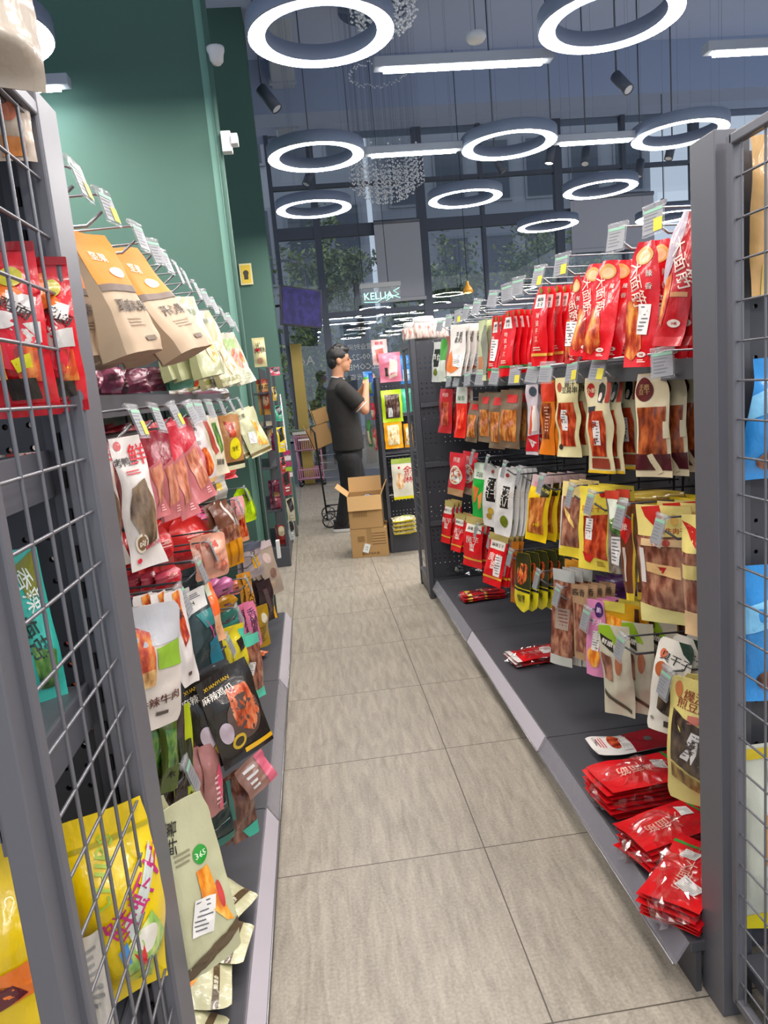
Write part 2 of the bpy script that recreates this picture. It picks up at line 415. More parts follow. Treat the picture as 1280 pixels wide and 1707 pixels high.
# spot lights
def spot(px, py, z, tilt, rz, label, on=0):
    c = onz(px, py, z); t = thing('spotlight', label, 'spotlight', tuple(c), 'small ceiling spotlights')
    d = Vector((math.sin(tilt)*math.cos(rz), math.sin(tilt)*math.sin(rz), math.cos(tilt)))
    MB().lathe([(.0, .16), (.036, .16), (.036, 0), (.03, 0)], (0, 0, 0), P('dark_lamp_body', '#4a505c', .5), 16, d).build('body', t)
    MB().lathe([(.03, .004), (.0, .004)], (0, 0, 0), emis('spot_on', '#fff4e0', 60) if on else P('spot_lens', '#c9ccd4', .2), 16, d).build('lens', t)
    top = d*.15
    MB().tube([top, (top.x, top.y, CEIL-z)], .006, P('dark_lamp_body', '#4a505c', .5), 6).build('stem', t)
for px, py, a, r, lb, on in ((462, 182, .6, 2.8, 'slanted spotlight above the left middle ring light', 0), (915, 273, .2, 0, 'lit spotlight shining between the right ring lights', 1),
        (975, 274, .5, 1, 'unlit spotlight right of the shining one', 0), (1048, 150, .7, 2, 'spotlight seen edge on under the top right ring light', 0),
        (1114, 265, .4, .5, 'spotlight below the ring behind the right post', 0), (1064, 295, .3, .6, 'small spotlight left of the top hooks', 0),
        (840, 287, .5, 3, 'small spotlight under the right middle ring light', 0), (510, 308, .5, .5, 'small spotlight between the two left far ring lights', 0), (1100, 355, .4, .3, 'tiny spotlight above the red packs', 0)):
    spot(px, py, 3.05, a, r, lb, on)
# dome cameras on the green column and smoke sensor
c = ony(360, 92, 4.10)
t = thing('dome_camera', 'white dome camera at the top of the green column edge', 'camera', tuple(c))
MB().lathe([(0, .035), (.045, .035), (.045, .02), (.038, .0), (.034, -.03), (.02, -.045), (0, -.05)], (0, 0, 0), white_m, 24).build('dome', t)
c = ony(378, 238, 4.08)
t = thing('bullet_camera', 'small white box camera lower on the green column edge', 'camera', tuple(c))
MB().box((-.025, -.03, -.05), (.025, .03, .05), white_m, .004).build('junction_box', t)
MB().box((.025, -.05, -.02), (.06, .02, .03), white_m, .004).build('camera_body', t)
tag(MB().tube([(-.085, 4.10, 0), (-.085, 4.10, CEIL)], .012, green_m, 8).build('conduit_pipe'), 'thin green painted pipe running down the column corner', 'pipe')
t = thing('smoke_detector', 'white round smoke detector hanging above the near tube lamp', 'detector', tuple(onz(793, 63, 3.1)))
MB().lathe([(0, .02), (.05, .02), (.055, 0), (.04, -.02), (0, -.022)], (0, 0, 0), white_m, 24).build('body', t)
MB().tube([(0, 0, .02), (0, 0, CEIL-3.1)], .003, steel_l, 6).build('cord', t)
# crystal chandeliers
cry = P('white_glint_crystal', '#f0f2f6', .12, 0)  # opaque white stands in for lamp light glinting in clear crystal
def chand(c, r, zt, zb, n, label, seed):
    rnd = random.Random(seed); t = thing('crystal_chandelier', label, 'chandelier', tuple(c))
    MB().lathe([(0, zt), (r*.9, zt), (r*.9, zt-.03), (0, zt-.03)], (0, 0, 0), P('chrome', '#b5b8bd', .15, 1), 32).build('mounting_plate', t)
    mb = MB(); wires = MB()
    def bead(p, s):
        x, y, z = p; mb.add([(x+s, y, z), (x-s, y, z), (x, y+s, z), (x, y-s, z), (x, y, z+s), (x, y, z-s)], [[0, 2, 4], [2, 1, 4], [1, 3, 4], [3, 0, 4], [2, 0, 5], [1, 2, 5], [3, 1, 5], [0, 3, 5]], cry)
    for i in range(n):
        a = rnd.uniform(0, 6.28); q = math.sqrt(rnd.random()); x, y = r*q*math.cos(a), r*q*math.sin(a)
        zz = zb*(1-.0)+(-zb*.9)*(q**2.2)
        wires.tube([(x, y, zt), (x, y, zz)], .0006, P('thin_cable', '#6d7482', .5), 3, False)
        for k in range(7): bead((x, y, zz+k*.045+rnd.uniform(-.01, .01)), rnd.uniform(.006, .011))
    for i in range(90):
        a = 6.28*i/90; bead((r*.75*math.cos(a), r*.75*math.sin(a), zt*.62+rnd.uniform(-.02, .02)), .009)
    mb.build('crystal_beads', t, kind='stuff'); wires.build('hanging_wires', t, kind='stuff')
chand(ony(645, 300, 7.3), .36, 1.5, -.2, 190, 'large crystal chandelier hanging between the far ring lights', 3)
chand(ony(640, 20, 4.55), .2, 1.2, -.12, 150, 'crystal bead chandelier half hidden above the nearest left ring light', 4)
# pendant lamp
c = ony(780, 488, 8.6); t = thing('pendant_lamp', 'small yellow bell shaped pendant lamp beyond the right rack', 'lamp', tuple(c))
MB().lathe([(.012, .13), (.02, .09), (.05, .05), (.065, 0), (.06, 0), (.045, .045)], (0, 0, 0), P('yellow_enamel', '#c58a2a', .35), 24).build('shade', t)
MB().lathe([(.0, -.012), (.045, .0), (.0, .012)], (0, 0, 0), emis('warm_bulb', '#ffd070', 5), 16).build('bulb', t)
MB().tube([(0, 0, .12), (0, 0, CEIL-c[2])], .004, black_m, 6).build('cord', t)
# neon sign
c = ony(635, 488, 8.4); t = thing('neon_sign', 'green outlined neon sign reading KELLIAZ hanging before the blind', 'sign', tuple(c))
MB().box((-.22, 0, -.11), (.22, .012, .1), glassy('sign_acrylic', '#6f7a7c', .35)).build('backing', t)
MB().box((-.23, -.005, .06), (.23, .02, .11), P('sign_rail', '#8b8f92', .5)).build('top_rail', t)
mb = MB(); text_into(mb, 'KELLIA', lambda x, z: (x-.03, -.006, z-.03), .075, emis('teal_neon', '#9fe6d6', 1.6))
mb.tube([(.05, -.008, -.09), (.12, -.008, -.05), (.20, -.008, -.03), (.14, -.008, .01), (.21, -.008, .04)], .004, emis('teal_neon', '#9fe6d6', 1.6), 6)
mb.tube([(-.2, -.008, -.09), (-.05, -.008, -.1), (.08, -.008, -.02), (.21, -.008, -.07)], .003, emis('teal_neon', '#9fe6d6', 1.6), 6); mb.build('neon_tube', t)
w = MB(); w.tube([(.09, 0, .11), (.075, 0, CEIL-c[2])], .004, black_m, 6); w.tube([(-.19, 0, .11), (-.2, 0, CEIL-c[2])], .003, black_m, 6); w.build('cord', t)
# wall screen
a = ony(468, 475, 9.0); b = ony(537, 489, 9.3); c0 = ony(466, 532, 9.0)
t = thing('wall_screen', 'dark blue flat screen on a bracket beside the far green wall', 'screen', tuple(a))
d = Vector(b-a); d.z = 0; wv = d.length; d.normalize(); nrm = Vector((d.y, -d.x, 0)); hh = .46
mb = MB(); R3 = Matrix((d, -nrm, Vector((0, 0, 1)))).transposed() @ Matrix.Rotation(math.radians(6), 3, 'Y')
def bx(mb, lo, hi, mat, R=R3):
    v = [(x, y, z) for x in (lo[0], hi[0]) for y in (lo[1], hi[1]) for z in (lo[2], hi[2])]
    mb.add([(R @ Vector(p))[:] for p in v], [[0, 1, 3, 2], [4, 6, 7, 5], [0, 4, 5, 1], [2, 3, 7, 6], [0, 2, 6, 4], [1, 5, 7, 3]], mat)
bx(mb, (0, 0, -hh), (wv, .04, 0), P('screen_bezel', '#191a20', .3)); mb.build('bezel', t)
scm = emis('screen_glow', '#2a2560', .25); mb = MB(); bx(mb, (.015, -.003, -hh+.02), (wv-.015, 0, -.015), scm)
nz = nd(scm, 'ShaderNodeTexNoise'); nz.inputs['Scale'].default_value = 6; rp = nd(scm, 'ShaderNodeValToRGB'); rp.color_ramp.elements[0].position = .4; rp.color_ramp.elements[0].color = lin('#14142e'); rp.color_ramp.elements[1].position = .62; rp.color_ramp.elements[1].color = lin('#453a9a')
lk(scm, nz.outputs[0], rp.inputs[0]); lk(scm, rp.outputs[0], scm.node_tree.nodes['Principled BSDF'].inputs['Emission Color']); mb.build('display', t)
MB().tube([(0, .03, -hh*.5), (-.08, .06, -hh*.5), (-.2, .1, -hh*.5)], .015, black_m, 8).build('bracket', t)
# notice on the far green wall
c = ony(410, 457, 7.47); t = thing('wall_notice', 'small yellow and white framed notice on the far green wall', 'sign', tuple(c))
MB().box((-.06, 0, -.1), (.06, .012, .1), P('cream_board', '#d8cf9f', .5), .002).build('board', t)
mb = MB().box((-.045, -.002, -.085), (.045, 0, .085), P('yellow_print', '#d9bb3c', .5)); mb.lathe([(.0, .003), (.027, .003)], (0, 0, .01), P('dark_print', '#3b3a30', .5), 16, (0, -1, 0)); mb.box((-.02, -.004, -.05), (.02, -.0021, .0), P('dark_print', '#3b3a30', .5)); mb.build('print', t)
# ================================================================== RACKS
def pegboard_mat(name, col, bx_, bz, scale=.03, rad=.13, xa=0):
    """perforated steel: round holes really let light and things behind show; every fifth row is left plain"""
    m = bpy.data.materials.new(name); m.use_nodes = True; nt = m.node_tree; b = nt.nodes['Principled BSDF']; out = nt.nodes['Material Output']
    b.inputs['Base Color'].default_value = lin(col); b.inputs['Roughness'].default_value = .45; b.inputs['Metallic'].default_value = .2
    tc = nd(m, 'ShaderNodeTexCoord'); sp = nd(m, 'ShaderNodeSeparateXYZ'); lk(m, tc.outputs['Object'], sp.inputs[0])
    def mth(op, a, bb=None):
        n = nd(m, 'ShaderNodeMath', operation=op)
        for i, x in enumerate((a, bb)):
            if x is None: continue
            if isinstance(x, (int, float)): n.inputs[i].default_value = x
            else: lk(m, x, n.inputs[i])
        return n.outputs[0]
    def cen(o, off): return mth('SUBTRACT', mth('FRACT', mth('DIVIDE', mth('ADD', o, 30+off), scale)), .5)
    a = cen(sp.outputs[xa], bx_); c = cen(sp.outputs[2], bz)
    d = mth('SQRT', mth('ADD', mth('MULTIPLY', a, a), mth('MULTIPLY', c, c)))
    hole = mth('LESS_THAN', d, rad)
    band = mth('GREATER_THAN', mth('FRACT', mth('DIVIDE', mth('ADD', sp.outputs[2], 30), .15)), .34)
    hole = mth('MULTIPLY', hole, band)
    tr = nd(m, 'ShaderNodeBsdfTransparent'); mx = nd(m, 'ShaderNodeMixShader')
    lk(m, hole, mx.inputs[0]); lk(m, b.outputs[0], mx.inputs[1]); lk(m, tr.outputs[0], mx.inputs[2]); lk(m, mx.outputs[0], out.inputs[0])
    return m
peg_x = pegboard_mat('perforated_panel', '#3b3c42', .0, .0)
peg_y = pegboard_mat('perforated_panel_side', '#3b3c42', .0, .0, xa=1)
slot_m = P('slot_shadow', '#17171a', .8)
# ---- long racks on both sides of the aisle
def long_rack(label, side, xf, xb, y0, y1, strips, ztop, name='gondola_shelf'):
    """side=+1: rack on the right of the aisle (front faces -X)"""
    t = thing(name, label, 'shelf rack', (xf, y0, 0)); s = side
    X = lambda d: s*d      # d metres behind the kick face
    def B(a, b, mat, bev=0, mb=None):
        mb = mb or MB(); lo = (min(X(a[0]), X(b[0])), a[1], a[2]); hi = (max(X(a[0]), X(b[0])), b[1], b[2]); return mb.box(lo, hi, mat, bev)
    L = y1-y0; D = abs(xb-xf)
    B((.0, .005, 0), (.012, L-.005, .10), steel_d).build('kick_plate', t)
    n = len(strips)-1
    for i in range(n):      # deck panels, one per bay
        B((-.012, strips[i]-y0+.002, .10), (D, strips[i+1]-y0-.002, .125), steel_d, .002).build('base_deck', t)
    for i in range(n):
        a, b = strips[i]-y0+.006, strips[i+1]-y0-.006
        mb = MB(); vs = [(X(-.018), 0, .128), (X(-.048), 0, .078), (X(-.044), 0, .074), (X(-.012), 0, .122)]
        vv = [(x, a, z) for x, _, z in vs]+[(x, b, z) for x, _, z in vs]
        mb.add(vv, [[0, 1, 2, 3], [7, 6, 5, 4], [0, 4, 5, 1], [1, 5, 6, 2], [2, 6, 7, 3], [3, 7, 4, 0]], clear_strip if (i+(s > 0)) % 2 else P('pale_price_rail', '#b9b4bd', .35))
        mb.tube([(X(-.05), a, .076), (X(-.05), b, .076)], .0025, chrome, 6); mb.build('price_rail', t)
    for i in range(n):
        for j in range(4):
            z0 = .13+j*(ztop-.13)/4; z1 = .13+(j+1)*(ztop-.13)/4-.004
            o = MB().box((min(X(D), X(D+.02)), strips[i]-y0+.022, z0), (max(X(D), X(D+.02)), strips[i+1]-y0-.022, z1), peg_y).build('back_panel', t)
    for y in strips:
        mb = MB().box((min(X(D-.005), X(D+.03)), y-y0-.02, 0), (max(X(D-.005), X(D+.03)), y-y0+.02, ztop+.02), steel_d, .002)
        for k in range(int(ztop/.05)-3): mb.box((min(X(D-.006), X(D)), y-y0-.004, .2+k*.05), (max(X(D-.006), X(D)), y-y0+.004, .225+k*.05), slot_m)
        mb.build('upright', t)
    return t
RX, RB, LX, LB = .925, 1.37, -.04, -.50
rackR = long_rack('long charcoal snack rack along the right side of the aisle', 1, RX, RB, 1.30, 4.36, [1.30, 2.24, 3.36, 4.34], 1.60)
rackL = long_rack('long charcoal snack rack along the left side of the aisle', -1, LX, LB, 1.06, 4.07, [1.06, 2.05, 3.05, 4.05], 1.62)
# thin upper shelves inside the racks (level with the eye)
MB().box((.12, .02, 1.315), (.44, 3.0, 1.332), steel_d, .002).box((.11, .02, 1.30), (.125, 3.0, 1.345), steel_d).build('middle_shelf', rackR)
MB().box((-.45, .02, 1.345), (-.14, 2.9, 1.362), steel_d, .002).box((-.14, .02, 1.33), (-.128, 2.9, 1.375), steel_d).build('middle_shelf', rackL)
MB().tube([(.08, .25, 1.36), (.08, 3.0, 1.36)], .003, chrome, 6).build('hanging_rail', rackR)
# ---- end units with wire mesh sides (one at the near end of each long rack, one at the far end of the right one)
def grid_side(parent, x, y0, y1, z0, z1, dy, dz, yoff=0, zoff=0, th=.0022):
    mb = MB()
    n = 0; y = y1-yoff
    while y > y0+.01: mb.tube([(x, y, z0), (x, y, z1)], th, wire_m, 6, False); y -= dy
    z = z1-zoff
    while z > z0+.01: mb.tube([(x, y0, z), (x, y1, z)], th, wire_m, 6, False); z -= dz
    mb.build('wire_grid', parent)
    f = MB(); w = .009
    for a, b in (((x-w, y0-w, z0-w), (x+w, y0+w, z1+w)), ((x-w, y1-w, z0-w), (x+w, y1+w, z1+w)), ((x-w, y0, z1-w), (x+w, y1, z1+w)), ((x-w, y0, z0-w), (x+w, y1, z0+w))): f.box(a, b, steel, .003)
    f.build('grid_frame', parent)
def post(parent, x0, x1, y0, y1, ztop, mat=steel, slots=None):
    mb = MB().box((x0, y0, 0), (x1, y1, ztop), mat, .002); o = mb.build('post', parent); return o
def rail(parent, mb, x, y, z0, z1, sx=.003, sy=.004):
    z = z0
    while z < z1: mb.box((x-sx, y-sy, z), (x+sx, y+sy, z+.022), slot_m); z += .05
    mb.build('slotted_rail', parent)
ZT = 1.715
# right near end unit (faces the camera)
eR = thing('end_display_rack', 'near end rack at the right edge with wire mesh side and blue bags', 'shelf rack', (0, 0, 0))
post(eR, .945, .985, 1.235, 1.315, ZT)
rail(eR, MB().box((.985, 1.255, .02), (1.02, 1.285, ZT-.01), steel_d), 1.000, 1.2545, .1, 1.62)
grid_side(eR, .965, .72, 1.212, .06, 1.69, .062, .0662, .024, .06)
post(eR, .955, .978, .67, .70, ZT)
for k in range(4):
    MB().box((1.02, 1.262, .13+k*.39), (1.68, 1.272, .515+k*.39), peg_x).build('pegboard', eR)
MB().box((.99, .72, .10), (1.7, 1.25, .125), steel_d, .002).box((.99, .70, .0), (1.7, .715, .11), steel_d).build('base_deck', eR)
# left near end unit
eL = thing('end_display_rack', 'near end rack at the left edge with wire mesh side and red bags', 'shelf rack', (0, 0, 0))
post(eL, -.085, -.05, .955, 1.03, 1.722)
rail(eL, MB().box((-.115, .985, .02), (-.085, 1.012, 1.71), steel_d), -.098, .9845, .1, 1.62)
grid_side(eL, -.06, .668, .962, .06, 1.70, .0566, .0668, .048, .012)
post(eL, -.085, -.06, .63, .664, 1.70)
for k in range(4):
    MB().box((-.78, .995, .13+k*.39), (-.115, 1.005, .515+k*.39), peg_x).build('pegboard', eL)
for z in (1.285, .965, .50):
    m = MB().box((-.78, .70, z), (-.115, .99, z+.012), steel, .002); m.box((-.78, .69, z-.03), (-.115, .70, z+.016), steel, .001)
    m.box((-.118, .69, z-.045), (-.112, .99, z+.016), steel, .001); m.build('shelf', eL)
MB().box((-.78, .66, .10), (-.09, .99, .125), steel_d, .002).box((-.78, .655, .0), (-.09, .665, .11), steel_d).build('base_deck', eL)
MB().box((-.78, .63, 1.69), (-.07, 1.0, 1.70), steel, .002).build('top_panel', eL)
# right far end unit (faces away, its mesh side shows)
eF = thing('end_display_rack', 'end rack with wire mesh side behind the far end of the right rack', 'shelf rack', (0, 0, 0))
post(eF, .865, .895, 4.37, 4.44, 1.60, steel_d)
post(eF, .865, .885, 4.74, 4.77, 1.60, steel_d)
for k in range(4):
    MB().box((.897, 4.375, .13+k*.365), (1.40, 4.385, .49+k*.365), peg_x).build('pegboard', eF)
    MB().box((.897, 4.365, .10+k*.365), (1.36, 4.38, .128+k*.365), steel_d).build('cross_bar', eF)
grid_side(eF, .872, 4.46, 4.73, .12, 1.56, .05, .06, .02, .04, .0016)
MB().box((.87, 4.44, .02), (1.40, 4.78, .11), steel_d, .002).build('base_deck', eF)
for z in (.45, .80, 1.15): MB().box((.89, 4.40, z), (1.40, 4.74, z+.014), steel_d).build('shelf', eF)
# far rack facing the camera, beyond the right rack
eB = thing('end_display_rack', 'narrow far rack with pink, green and yellow bags beside the cartons', 'shelf rack', (0, 0, 0))
post(eB, .775, .80, 5.755, 5.785, 1.40, steel_d); post(eB, 1.17, 1.195, 5.755, 5.785, 1.40, steel_d)
post(eB, .775, .80, 6.10, 6.13, 1.40, steel_d)
for k in range(4):
    MB().box((.78, 5.79, .1+k*.33), (.787, 6.10, .42+k*.33), peg_y).build('side_panel', eB)
    MB().box((.80, 6.08, .1+k*.33), (1.17, 6.09, .42+k*.33), peg_x).build('pegboard', eB)
MB().box((.80, 5.757, 0), (1.18, 6.1, .155), steel_d, .003).build('base_deck', eB)
for z in (1.10, .80, .545): MB().box((.80, 5.77, z), (1.17, 6.08, z+.02), steel_d, .002).build('shelf', eB)
MB().box((.81, 5.745, .155), (1.0, 5.76, .20), clear_strip, .002).build('price_rail', eB)
# rack behind the green column on the left
eC = thing('end_display_rack', 'far left rack beyond the green column stacked with snack boxes', 'shelf rack', (0, 0, 0))
post(eC, -.20, -.175, 5.70, 5.73, 1.58, steel_d); post(eC, -.06, -.035, 5.70, 5.76, 1.56, steel_d); post(eC, -.06, -.035, 6.6, 6.63, 1.56, steel_d)
MB().box((-.60, 5.69, 0), (-.04, 6.6, .16), steel_d, .003).build('base_deck', eC)
for z in (.44, .78, 1.10, 1.36): MB().box((-.60, 5.72, z), (-.06, 6.6, z+.016), steel_d, .002).box((-.60, 5.70, z-.015), (-.19, 5.72, z+.02), P('pale_price_rail', '#b9b4bd', .35)).build('shelf', eC)
MB().box((-.12, 5.735, .16), (-.112, 6.6, 1.56), peg_y).build('side_panel', eC)
tag(MB().tube([(-.005, 6.9, .0), (-.02, 6.95, 1.35)], .014, chrome, 8).build('steel_pole'), 'slim upright steel pole behind the far left rack', 'pole')

# ---- hooks with price tags
tagclear = P('tag_paper_grey', '#84868a', .4); tagy = P('tag_yellow', '#c9bd2c', .5); tagg = P('tag_green', '#7fae94', .5); tagline = P('tag_ink', '#707276', .6)
def hook_proto(kind, L=.33, col=chrome):
    t = thing('display_hook', 'x', 'hook')
    MB().tube([(0, 0, 0), (L-.03, 0, -.004), (L, 0, .018)], .0032, col, 6).build('prong', t)
    MB().tube([(0, 0, .048), (L-.005, 0, .048), (L+.002, 0, .044)], .0026, col, 6).build('tag_arm', t)
    MB().box((-.004, -.02, -.02), (.004, .02, .06), steel_d, .001).build('back_plate', t)
    h = MB(); a = math.radians(14)
    def q(y, z, d=0): return (.006+math.sin(a)*(-z)+d, y, z*math.cos(a))
    c = MB()
    c.add([q(-.028, .006), q(.028, .006), q(.028, -.068), q(-.028, -.068), q(-.028, .006, .002), q(.028, .006, .002), q(.028, -.068, .002), q(-.028, -.068, .002)],
          [[0, 1, 2, 3], [7, 6, 5, 4], [0, 4, 5, 1], [1, 5, 6, 2], [2, 6, 7, 3], [3, 7, 4, 0]], clear_m)
    c.tube([(.004, -.028, .002), (.004, .028, .002)], .006, clear_m, 8)
    pt = c.build('tag_holder', t, loc=(L, 0, .05))
    l = MB(); l.add([q(-.025, -.006, .003), q(.025, -.006, .003), q(.025, -.062, .003), q(-.025, -.062, .003)], [[0, 1, 2, 3]], tagclear)
    for k in range(5): l.add([q(-.021, -.018-k*.008, .0034), q(.012-.004*(k % 3), -.018-k*.008, .0034), q(.012-.004*(k % 3), -.0205-k*.008, .0034), q(-.021, -.0205-k*.008, .0034)], [[0, 1, 2, 3]], tagline)
    if kind: l.add([q(.002, -.030, .004), q(.024, -.030, .004), q(.024, -.060, .004), q(.002, -.060, .004)], [[0, 1, 2, 3]], tagy)
    if kind != 2: l.add([q(-.024, -.006, .0036), q(.024, -.006, .0036), q(.024, -.013, .0036), q(-.024, -.013, .0036)], [[0, 1, 2, 3]], tagg)
    for e in range(len(l.mi)): pass
    l.build('price_label', pt)
    return t
protos = [hook_proto(0), hook_proto(1), hook_proto(2), hook_proto(0, .33, wire_m)]
used = [False]*4
ORD = ['first', 'second', 'third', 'fourth', 'fifth', 'sixth', 'seventh', 'eighth', 'ninth', 'tenth', 'eleventh', 'twelfth', 'thirteenth', 'fourteenth']
rh = random.Random(11)
def hooks(side, row, z, ys, tipx, kinds=None):
    for i, y in enumerate(ys):
        k = (kinds[i] if kinds else (0 if i % 3 else 2))
        if row not in ('top', 'second') and not kinds: k = 3
        if used[k]: t = copy_tree(protos[k])
        else: t = protos[k]; used[k] = True
        bx0 = tipx+(.33 if side > 0 else -.33)
        t.location = (bx0, y, z-.05); t.rotation_euler = (0, 0, (PI if side > 0 else 0)+rh.uniform(-.05, .05))
        t.rotation_euler[1] = math.radians(-2)
        if row in ('top', 'second'):
            for ch in t.children:
                if ch.name.startswith('tag_holder'): ch.rotation_euler = (0, 0, math.radians((34 if side > 0 else -14)+rh.uniform(-12, 12))); ch.rotation_euler[0] = math.radians(rh.uniform(-9, 9)); ch.scale = (1, .82, .9) if side < 0 else (1, .9, .95)
        t['label'] = '%s hook from the near end, %s %s row, %s price tag' % (ORD[i], row, 'right' if side > 0 else 'left', {0: 'white', 1: 'yellow cornered', 2: 'yellow marked', 3: 'grey'}[k])
        t['group'] = 'price tag hooks on the %s row of the %s rack' % (row, 'right' if side > 0 else 'left')
hooks(1, 'top', 1.655, [1.56, 1.74, 2.11, 2.33, 2.55, 2.70, 2.90, 3.15, 3.36, 3.58, 3.80, 4.05], 1.0, [1, 0, 1, 1, 0, 0, 0, 0, 0, 2, 0, 0])
hooks(1, 'second', 1.355, [1.56, 1.88, 2.06, 2.30, 2.45, 2.65, 2.95, 3.2, 3.45, 3.7, 3.9], 1.0, [0, 1, 1, 0, 0, 2, 0, 0, 0, 0, 0])
hooks(1, 'third', .985, [1.54, 1.76, 1.96, 2.11, 2.41, 2.65, 2.88, 3.15, 3.45], 1.0)
hooks(1, 'fourth', .62, [1.53, 1.78, 2.05, 2.30, 2.50, 2.88, 3.2, 3.47], 1.0)
hooks(-1, 'top', 1.715, [1.24, 1.40, 1.66, 1.85, 1.97, 2.13, 2.27, 2.48, 2.69, 2.90, 3.19, 3.49, 3.8], -.10, [1, 1, 0, 0, 0, 0, 0, 0, 0, 0, 0, 0, 0])
hooks(-1, 'second', 1.335, [1.39, 1.60, 1.80, 2.03, 2.22, 2.45, 2.77, 3.1, 3.5], -.10, [1, 0, 2, 0, 0, 0, 0, 0, 0])
hooks(-1, 'third', .94, [1.39, 1.60, 1.87, 2.08, 2.26, 2.50, 2.70, 2.93, 3.3], -.10)
hooks(-1, 'fourth', .62, [1.40, 1.62, 1.88, 2.2, 2.5, 2.9, 3.3], -.10)
hooks(-1, 'fifth', .36, [1.45, 1.75, 2.1], -.10)
for t, u in zip(protos, used):
    if not u:
        for ch in list(t.children_recursive): bpy.data.objects.remove(ch)
        bpy.data.objects.remove(t)
# ================================================================== SNACK PACKS
# a design = (base film colour, [features]); features are drawn on the front skin of a filled bag
# u: -.5 (left) .. .5 (right), v: 0 (top) .. 1 (bottom)
MEAT = ('meat', '#5a2410', '#8a3d1c', '#b4602c'); MEATR = ('meat_red', '#7a1f10', '#b03a1c', '#d8683a'); TOFU = ('tofu', '#3f2a1c', '#5d3f2a', '#80603c')
STRIP = ('strips', '#8a4a1e', '#b8692e', '#d89a52'); DARKT = ('dark_tofu', '#2b231e', '#463930', '#64543f'); SPICE = ('spice', '#8c1c12', '#c8502a', '#e8a04a')
BEEF = ('clear_beef', '#6b3a2c', '#94604c', '#b88a6c'); SEAW = ('greens', '#24461f', '#4d7a35', '#8aa84c'); PINKM = ('pink_meat', '#b05a48', '#d98a72', '#eab49c')
NUTS = ('nuts', '#8a5a2c', '#c89a5c', '#e8cc98'); ORNG = ('orange_fruit', '#d8701c', '#f09a2c', '#f8c860'); FISHG = ('grey_fish', '#5c5448', '#80766a', '#a89c8c')
def fm(c):
    if isinstance(c, tuple): return food(*c)
    return film(c)
class Skin:
    def __init__(s, w, h, T, prof, hv, seed, wav, gus=0, bend=0.0):
        s.w, s.h, s.T, s.prof, s.hv, s.gus, s.bend = w, h, T, prof, hv, gus, bend
        r = random.Random(seed); s.ph = [r.uniform(0, 6.28) for _ in range(8)]; s.wav = wav
    def wf(s, v):
        p = s.prof
        for i in range(len(p)-1):
            if p[i][0] <= v <= p[i+1][0]:
                k = (v-p[i][0])/(p[i+1][0]-p[i][0]); f = p[i][1]+(p[i+1][1]-p[i][1])*(k*k*(3-2*k)); break
        else: f = p[-1][1]
        return f+s.wav*(math.sin(v*14+s.ph[0])+.6*math.sin(v*23+s.ph[1]))
    def th(s, u, v):
        a = max(0, 1-abs(2*u)**2.4)
        if s.gus: a = 1-.35*abs(2*u)**8
        if s.gus: b = min(1, max(0, (v-s.hv))/(.9-s.hv)); b = b**.9
        else:
            q = (v-s.hv)/(1-s.hv-.04); b = 0 if q <= 0 or q >= 1 else min(1, 3.2*q)*min(1, 3.2*(1-q))
            b = b*b*(3-2*b)
        rip = .10*math.sin(u*19+v*7+s.ph[2])+.10*math.sin(v*31+u*6+s.ph[3])+.06*math.sin(u*37-v*22+s.ph[4])
        rip *= min(1, .022/max(.001, s.T))
        return s.T*(a*b)*(1+rip)+.0012*(1+.6*math.sin(v*40+s.ph[5]+u*9)) * (1 if abs(u) < .49 else .3)
    def mid(s, u, v): return s.bend*(v-.1)**2*s.h+.004*math.sin(v*5+s.ph[6])*min(1, v*4)+.003*math.sin(u*5+v*9+s.ph[7])
    def front(s, u, v, d=0): return (u*s.w*s.wf(v), s.mid(u, v)-s.th(u, v)*.5-d, -v*s.h)
    def back(s, u, v): return (u*s.w*s.wf(v), s.mid(u, v)+s.th(u, v)*.5, -v*s.h)
